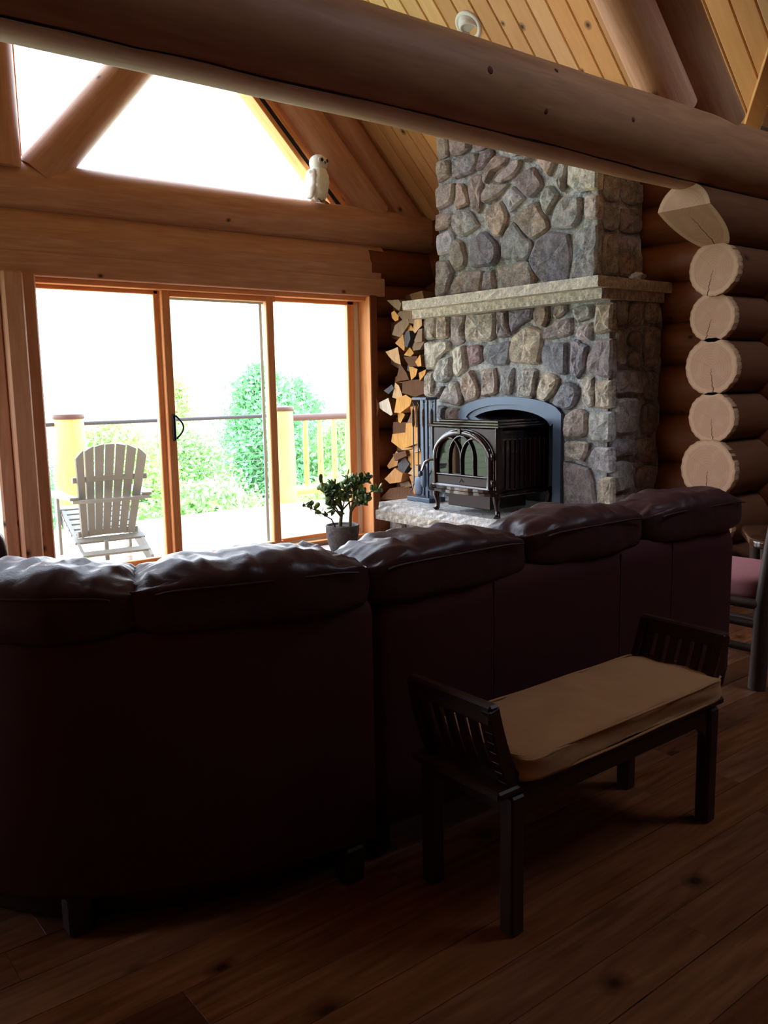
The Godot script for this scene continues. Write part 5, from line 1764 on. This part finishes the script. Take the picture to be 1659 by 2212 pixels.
# ---------------------------------------------------------------- bench
func build_bench() -> void:
	var t := thing("bench", "small dark wooden bench with slatted raised ends behind the sofa", "bench", Vector3(1.81, 0, -1.445))
	var hx := 0.42
	var hz := 0.14
	box(t, "seat_board", Vector3(0, 0.362, 0), Vector3(0.95, 0.022, 0.31), M.bench, 0.005)
	for z in [-1.0, 1.0]:
		# apron whose lower edge curves down into the legs
		var ap := PackedVector2Array([Vector2(-hx, 0.352), Vector2(-hx, 0.25)])
		for k in 9:
			var a := PI - (PI / 2) * k / 8.0
			ap.append(Vector2(-hx + 0.03 + 0.07 + 0.07 * cos(a), 0.25 + 0.06 * sin(a)))
		for k in 9:
			var a := PI / 2 - (PI / 2) * k / 8.0
			ap.append(Vector2(hx - 0.1 + 0.07 * cos(a), 0.25 + 0.06 * sin(a)))
		ap.append_array(PackedVector2Array([Vector2(hx, 0.25), Vector2(hx, 0.352)]))
		var s := beg()
		uv_axis = 0
		prism(s, ap, Vector3(0, 0, z * hz - 0.012), Vector3.RIGHT, Vector3.UP, Vector3(0, 0, 0.024))
		put(s, "apron", M.bench, t)
	for x in [-1.0, 1.0]:
		box(t, "end_apron", Vector3(x * (hx - 0.005), 0.325, 0), Vector3(0.024, 0.055, 0.26), M.bench, 0.004)
		for z in [-1.0, 1.0]:
			var l := beg()
			uv_axis = 1
			var c := Vector3(x * (hx - 0.005), 0, z * hz)
			var q := [0.027, 0.022]
			for e in [[0.0, 0.352]]:
				bbox(l, c + Vector3(0, 0.176, 0), Vector3(0.044, 0.352, 0.044), 0.005)
			put(l, "leg", M.bench, t)
	# raised ends: curved stiles, top rail, bottom rail and slats, flaring outward
	for x in [-1.0, 1.0]:
		var prof := func(u: float) -> Vector2:   # local out, height
			return Vector2(0.402 + (0.085 if x < 0 else 0.102) * pow(u, 0.7) * (1.0 - 0.1 * u), 0.37 + (0.2 if x < 0 else 0.178) * u)
		for z in [-0.132, 0.132]:
			var s := beg()
			uv_axis = 1
			for k in 8:
				var p: Vector2 = prof.call(k / 8.0)
				var q2: Vector2 = prof.call((k + 1) / 8.0)
				var a := Vector3(x * p.x, p.y, z)
				var b := Vector3(x * q2.x, q2.y, z)
				var d := (b - a).normalized()
				bbox(s, (a + b) / 2, Vector3(0.045 - 0.012 * k / 8.0, a.distance_to(b) + 0.006, 0.028), 0.003, Basis(d.cross(Vector3(0, 0, 1)).normalized(), d, Vector3(0, 0, 1)))
			put(s, "end_stile", M.bench, t)
		var tp: Vector2 = prof.call(1.0)
		box(t, "top_rail", Vector3(x * tp.x, tp.y - 0.012, 0), Vector3(0.03, 0.05, 0.29), M.bench, 0.006)
		var bp: Vector2 = prof.call(0.06)
		box(t, "bottom_rail", Vector3(x * bp.x, bp.y, 0), Vector3(0.022, 0.03, 0.29), M.bench, 0.004)
		for k in 6:
			var z := -0.105 + k * 0.042
			var s := beg()
			uv_axis = 1
			for j in 6:
				var p: Vector2 = prof.call(0.06 + 0.86 * j / 6.0)
				var q2: Vector2 = prof.call(0.06 + 0.86 * (j + 1) / 6.0)
				var a := Vector3(x * p.x, p.y, z)
				var b := Vector3(x * q2.x, q2.y, z)
				var d := (b - a).normalized()
				bbox(s, (a + b) / 2, Vector3(0.011, a.distance_to(b) + 0.004, 0.027), 0.002, Basis(d.cross(Vector3(0, 0, 1)).normalized(), d, Vector3(0, 0, 1)))
			put(s, "slat", M.bench, t)
	# loose cushion
	var c := beg()
	puff(c, Vector3(0.43, 0.036, 0.157), 34, 11.0, Transform3D(), func(p: Vector3, n: Vector3) -> Vector3:
		var q := p
		var r := Vector2(p.x / 0.425, p.z / 0.155)
		var edge := maxf(absf(r.x), absf(r.y))
		if n.y > 0.2:
			q.y += 0.02 * (1.0 - edge * edge) - 0.004
		var corner := pow(absf(r.x) * absf(r.y), 3.0)
		q.x += signf(p.x) * 0.008 * corner
		q.z += signf(p.z) * 0.008 * corner - 0.012 * sin(p.x * 6.0 + 1.0) * signf(p.z) * (1.0 - absf(n.y)) * 0.5
		q += n * (nz.get_noise_3d(p.x * 420.0, p.y * 800.0, p.z * 420.0 + 60.0) * 0.013 + nz.get_noise_3d(p.x * 1500.0 + p.z * 500.0, p.z * 600.0, 75.0) * 0.004)
		return q)
	var cu := thing("bench_cushion", "flat tan fabric cushion lying on the dark wooden bench", "cushion", Vector3(1.845, 0.4095, -1.435))
	put(c, "cover", M.linen, cu)
	for y in [0.028, -0.030]:
		var pp := []
		var rr := []
		for k in 61:
			var a := TAU * k / 60
			var e := 11.0
			var cx := cos(a)
			var sz := sin(a)
			var r := pow(pow(absf(cx), e) + pow(absf(sz), e), -1.0 / e)
			pp.append(Vector3(cx * r * 0.432, y + nz.get_noise_2d(a * 60.0, y * 900.0) * 0.006, sz * r * 0.159))
			rr.append(0.0035)
		var ps := beg()
		tube(ps, pp, rr, 6, false)
		put(ps, "piping", M.linen, cu)

# ---------------------------------------------------------------- plant
func build_plant() -> void:
	var t := thing("potted_plant", "jade plant with glossy leaves in a grey pot before the glass door", "plant", Vector3(3.875, 0.0, -5.45))
	var s := beg()
	lathe(s, [Vector2(0.0, 0.0), Vector2(0.085, 0.0), Vector2(0.094, 0.01), Vector2(0.116, 0.08), Vector2(0.131, 0.16), Vector2(0.134, 0.212), Vector2(0.13, 0.218), Vector2(0.118, 0.216), Vector2(0.116, 0.196), Vector2(0.0, 0.192)], 36)
	put(s, "pot", M.pot, t)
	var so := beg()
	lathe(so, [Vector2(0.117, 0.2), Vector2(0.09, 0.204), Vector2(0.05, 0.208), Vector2(0.0, 0.208)], 20)
	put(so, "soil", M.soil, t)
	var lf := beg()
	lf.set_smooth_group(1)
	# plump obovate leaf along +y
	var ring := []
	for k in 12:
		var a := TAU * k / 12
		var y := 0.5 + 0.5 * sin(a)
		ring.append(Vector3(0.29 * cos(a) * (0.55 + 0.6 * y), y, 0))
	for sd in [-1.0, 1.0]:
		var c := Vector3(0, 0.55, sd * 0.075)
		for k in 12:
			face(lf, [c, ring[k], ring[(k + 1) % 12]], Vector3(0, 0, sd))
	lf.generate_normals()
	var leaf := lf.commit()
	var r := RandomNumberGenerator.new()
	r.seed = 42
	# branches in picture axes: right vector and depth, as the plant stands against the light
	var rt := Vector3(0.787, 0, 0.612)
	var dp := Vector3(-0.612, 0, 0.787)
	var B := func(x: float, y: float, z: float) -> Vector3: return rt * x + dp * z + Vector3(0, y, 0)
	var stems := [
		[B.call(-0.02, 0.19, 0), B.call(0.0, 0.33, 0), B.call(-0.02, 0.46, 0.02), B.call(-0.06, 0.54, 0.02)],
		[B.call(0.06, 0.19, 0.02), B.call(0.07, 0.32, 0.02), B.call(0.10, 0.44, 0.0), B.call(0.11, 0.58, 0.0)],
		[B.call(-0.05, 0.19, 0.03), B.call(-0.08, 0.27, 0.06), B.call(-0.17, 0.33, 0.07), B.call(-0.29, 0.385, 0.08)],
		[B.call(0.0, 0.33, 0), B.call(0.06, 0.40, 0.05), B.call(0.16, 0.45, 0.06), B.call(0.29, 0.50, 0.05)],
		[B.call(0.0, 0.33, 0), B.call(-0.04, 0.40, 0.08), B.call(-0.09, 0.46, 0.11), B.call(-0.14, 0.50, 0.12)],
		[B.call(0.07, 0.32, 0.02), B.call(0.05, 0.42, -0.05), B.call(0.04, 0.50, -0.08), B.call(0.05, 0.60, -0.07)],
		[B.call(0.07, 0.32, 0.02), B.call(0.11, 0.38, 0.07), B.call(0.16, 0.40, 0.1), B.call(0.19, 0.42, 0.12)],
		[B.call(-0.02, 0.30, 0), B.call(-0.05, 0.35, -0.04), B.call(-0.08, 0.42, -0.08), B.call(-0.12, 0.53, -0.08)],
		[B.call(0.0, 0.33, 0), B.call(0.02, 0.4, 0.06), B.call(0.02, 0.45, 0.09), B.call(0.03, 0.5, 0.1)],
		[B.call(-0.01, 0.28, 0), B.call(-0.04, 0.33, 0.05), B.call(-0.07, 0.37, 0.08), B.call(-0.09, 0.40, 0.1)],
		[B.call(0.0, 0.36, 0), B.call(-0.04, 0.42, 0.02), B.call(-0.08, 0.47, 0.03), B.call(-0.16, 0.55, 0.03)],
		[B.call(0.1, 0.44, 0.0), B.call(0.13, 0.52, -0.03), B.call(0.17, 0.57, -0.03), B.call(0.2, 0.585, -0.02)]]
	var rs := [0.016, 0.014, 0.008, 0.008, 0.008, 0.008, 0.008, 0.008, 0.007, 0.007, 0.007, 0.007]
	for i in stems.size():
		var sb := beg()
		var cr := Curve3D.new()
		for p in stems[i]:
			cr.add_point(p)
		var pts := []
		var rad := []
		for k in 4:
			pts.append(stems[i][k])
			rad.append(rs[i] * (1.0 - 0.22 * k))
		tube(sb, pts, rad, 8)
		var br := put(sb, "branch", M.stem, t)
		var n := 30 if i in [0, 1] else (18 if i == 2 else 26)
		for k in n:
			var u := 0.45 + 0.55 * sqrt(float(k) / (n - 1))
			if i > 1:
				u = 0.35 + 0.65 * k / (n - 1.0)
			if i == 2 or i == 3:
				u = 0.5 + 0.5 * k / (n - 1.0)
			var f := u * 3.0
			var seg := mini(int(f), 2)
			var p: Vector3 = stems[i][seg].lerp(stems[i][seg + 1], f - seg)
			var ax: Vector3 = (stems[i][seg + 1] - stems[i][seg]).normalized()
			var dirv := Vector3(r.randfn(), r.randfn() * 0.8 + 0.35, r.randfn()).normalized()
			dirv = (dirv + ax * 0.5).normalized()
			var sz := r.randf_range(0.05, 0.08)
			var side := dirv.cross(Vector3(r.randfn(), r.randfn(), r.randfn())).normalized()
			put_mesh(leaf, "leaf", M.leaf[r.randi() % 3], br, Transform3D(Basis(side, dirv, side.cross(dirv)).scaled(Vector3.ONE * sz), p))

# ---------------------------------------------------------------- owl, lamp, chair, odds and ends
func build_small() -> void:
	var o := thing("owl_figurine", "white snowy owl figure perched on the log below the gable window", "owl figure", Vector3(4.0, 2.718, -5.835), atan2(0.22, 0.97))
	o.scale = Vector3.ONE * 1.02
	var s := beg()
	puff(s, Vector3(0.078, 0.135, 0.075), 16, 2.3, Transform3D(Basis(), Vector3(0, 0.155, 0)), func(p: Vector3, n: Vector3) -> Vector3:
		var q := p
		q.x *= 1.0 - 0.25 * clampf(-p.y / 0.135, 0, 1)
		q.z *= 1.0 - 0.25 * clampf(-p.y / 0.135, 0, 1)
		return q + n * (absf(nz.get_noise_3d(p.x * 900.0, p.y * 1600.0, p.z * 900.0)) * 0.012))
	puff(s, Vector3(0.07, 0.066, 0.066), 12, 2.2, Transform3D(Basis(), Vector3(0, 0.298, 0.004)), plain)
	put(s, "body", M.owl, o)
	for sg in [-1.0, 1.0]:
		var w := beg()
		puff(w, Vector3(0.02, 0.11, 0.055), 10, 2.4, Transform3D(Basis(Vector3(1, 0, 0), 0.18), Vector3(sg * 0.07, 0.14, -0.02)), func(p: Vector3, n: Vector3) -> Vector3:
			return p + n * absf(nz.get_noise_3d(p.x * 900.0, p.y * 2200.0, p.z * 500.0 + 30.0)) * 0.012)
		put(w, "wing", M.owl, o)
		var fd := beg()
		puff(fd, Vector3(0.03, 0.034, 0.012), 8, 2.0, Transform3D(Basis(Vector3.UP, sg * 0.4), Vector3(sg * 0.026, 0.305, 0.058)), plain)
		put(fd, "face_disc", M.owl_face, o)
		var e := beg()
		puff(e, Vector3(0.013, 0.013, 0.009), 6, 2.0, Transform3D(Basis(Vector3.UP, sg * 0.4), Vector3(sg * 0.029, 0.312, 0.07)), plain)
		put(e, "eye", M.eye, o)
		var ft := beg()
		for k in 3:
			tube(ft, [Vector3(sg * 0.03, 0.03, 0.02), Vector3(sg * 0.03 + (k - 1) * 0.012, 0.012, 0.045), Vector3(sg * 0.03 + (k - 1) * 0.018, 0.002, 0.06)], [0.01, 0.008, 0.004], 6)
		put(ft, "foot", M.beak, o)
	var bk := beg()
	tube(bk, [Vector3(0, 0.302, 0.062), Vector3(0, 0.294, 0.078), Vector3(0, 0.280, 0.078)], [0.011, 0.008, 0.001], 8)
	put(bk, "beak", M.beak, o)
	# tail
	var tl := beg()
	puff(tl, Vector3(0.03, 0.05, 0.012), 6, 3.0, Transform3D(Basis(Vector3.RIGHT, 0.3), Vector3(0, 0.045, -0.06)), plain)
	put(tl, "tail", M.owl, o)

	var n := Vector3(-1, -1, 0).normalized()
	var l := thing("downlight", "white eyeball downlight set in the sloping plank ceiling", "light", Vector3(4.256, 3.644, -4.407))
	var ax := Transform3D(Basis(Vector3(1, -1, 0).normalized(), n, Vector3(1, -1, 0).normalized().cross(n)), Vector3.ZERO)
	var r1 := beg()
	lathe(r1, [Vector2(0.072, -0.004), Vector2(0.098, -0.004), Vector2(0.1, 0.004), Vector2(0.094, 0.01), Vector2(0.078, 0.012), Vector2(0.072, 0.006)], 40, ax)
	put(r1, "trim_ring", M.white, l)
	var r2 := beg()
	var eb := Basis(Vector3(0, 0, 1), 0.5)
	var dn := Vector3(-0.25, -0.96, 0.1).normalized()
	var sd := dn.cross(Vector3(0, 0, 1)).normalized()
	var ex := Transform3D(Basis(sd, dn, sd.cross(dn)), n * -0.012)
	lathe(r2, [Vector2(0.076, -0.02), Vector2(0.074, 0.004), Vector2(0.068, 0.022), Vector2(0.058, 0.034), Vector2(0.05, 0.034), Vector2(0.048, 0.02)], 36, ex)
	put(r2, "eyeball", M.white, l)
	var r3 := beg()
	lathe(r3, [Vector2(0.049, 0.024), Vector2(0.03, 0.028), Vector2(0.0, 0.03)], 28, ex)
	put(r3, "lens", M.lens, l)

	# rustic chair at the right edge
	var c := thing("rustic_chair", "rustic pole chair with a pink seat at the right edge", "chair", Vector3(3.4, 0, -1.77))
	var pole := func(called: String, pts: Array, ra: float, rb: float) -> void:
		var sp := beg()
		var rad := []
		for i in pts.size():
			rad.append(lerpf(ra, rb, float(i) / (pts.size() - 1)))
		uv_off = Vector2(rng.randf(), rng.randf())
		tube(sp, pts, rad, 14)
		put(sp, called, M.hick, c)
		uv_off = Vector2.ZERO
	var fx := Vector3(-0.04, 0, -0.42)   # towards the seat front
	var sx := Vector3(0.45, 0, -0.04)
	pole.call("back_post", [Vector3(-0.012, 0, 0), Vector3(0.008, 0.35, 0.0), Vector3(0.04, 0.6, 0.01), Vector3(0.12, 1.0, 0.03)], 0.036, 0.03)
	pole.call("back_post", [sx, sx + Vector3(0, 0.4, 0), sx + Vector3(0.12, 1.0, 0.03)], 0.036, 0.03)
	pole.call("front_leg", [fx, fx + Vector3(0, 0.46, 0)], 0.034, 0.03)
	pole.call("front_leg", [fx + sx, fx + sx + Vector3(0, 0.46, 0)], 0.034, 0.03)
	for y in [0.165, 0.272]:
		pole.call("stretcher", [Vector3(0, y, 0), fx + Vector3(0, y + 0.01, 0)], 0.017, 0.017)
		pole.call("stretcher", [Vector3(0, y, 0), sx + Vector3(0, y, 0)], 0.017, 0.017)
		pole.call("stretcher", [sx + Vector3(0, y, 0), fx + sx + Vector3(0, y, 0)], 0.017, 0.017)
	pole.call("seat_rail", [Vector3(0, 0.36, 0), fx + Vector3(0, 0.36, 0)], 0.022, 0.022)
	pole.call("seat_rail", [fx + Vector3(0, 0.36, 0), fx + sx + Vector3(0, 0.36, 0)], 0.022, 0.022)
	pole.call("seat_rail", [sx + Vector3(0, 0.36, 0), fx + sx + Vector3(0, 0.36, 0)], 0.022, 0.022)
	for y in [0.62, 0.75, 0.9]:
		pole.call("back_rung", [Vector3(0.03, y, 0.01), sx + Vector3(0.03, y, 0.01)], 0.016, 0.016)
	var sc := beg()
	var sb := Basis(fx.normalized(), Vector3.UP, fx.normalized().cross(Vector3.UP))
	puff(sc, Vector3(0.21, 0.05, 0.225), 10, 7.0, Transform3D(sb, (fx + sx) / 2 + Vector3(0, 0.418, 0)), plain)
	put(sc, "seat_cushion", M.seat, c)

	# log side table behind it
	var tb := thing("log_table", "glossy slab-topped log table against the log partition wall", "table", Vector3(4.70, 0, -2.3), 0.62)
	var p1 := beg()
	puff(p1, Vector3(0.3, 0.03, 0.24), 10, 6.0, Transform3D(Basis(), Vector3(0, 0.42, 0)), plain)
	put(p1, "slab_top", M.table, tb)
	var p2 := beg()
	puff(p2, Vector3(0.27, 0.022, 0.2), 10, 6.0, Transform3D(Basis(), Vector3(0, 0.10, 0)), plain)
	put(p2, "shelf", M.table, tb)
	for x in [-0.22, 0.22]:
		for z in [-0.15, 0.15]:
			var lg := beg()
			tube(lg, [Vector3(x, 0, z), Vector3(x, 0.2, z), Vector3(x, 0.4, z)], [0.036, 0.033, 0.036], 12)
			put(lg, "leg", M.hick, tb)

	var bl := thing("slipper", "small dark blue rounded slipper on the floor by the chair leg", "slipper", Vector3(3.32, 0, -1.63))
	var b1 := beg()
	puff(b1, Vector3(0.1, 0.028, 0.045), 10, 2.6, Transform3D(Basis(Vector3.UP, 0.4), Vector3(0.03, 0.028, 0)), plain)
	put(b1, "upper", M.blue, bl)

	var rd := thing("red_cushion", "small red cushion on the floor between hearth and door", "cushion", Vector3(4.36, 0, -5.58))
	var b2 := beg()
	puff(b2, Vector3(0.13, 0.035, 0.12), 12, 3.0, Transform3D(Basis(Vector3.UP, 0.3), Vector3(0, 0.035, 0)), func(p: Vector3, nn: Vector3) -> Vector3:
		return p + nn * nz.get_noise_3d(p.x * 2500.0, p.y * 2500.0, p.z * 2500.0) * 0.012)
	put(b2, "cover", M.red, rd)

	var mr := thing("rough_stone", "small rough pale stone on the right end of the mantel", "stone", Vector3(4.90, 1.94, -3.5))
	var b3 := beg()
	puff(b3, Vector3(0.045, 0.028, 0.05), 8, 2.4, Transform3D(Basis(), Vector3(0, 0.026, 0)), func(p: Vector3, nn: Vector3) -> Vector3:
		return p + nn * nz.get_noise_3d(p.x * 3000.0, p.y * 3000.0, p.z * 3000.0) * 0.018)
	put(b3, "lump", M.stone["olive"], mr)
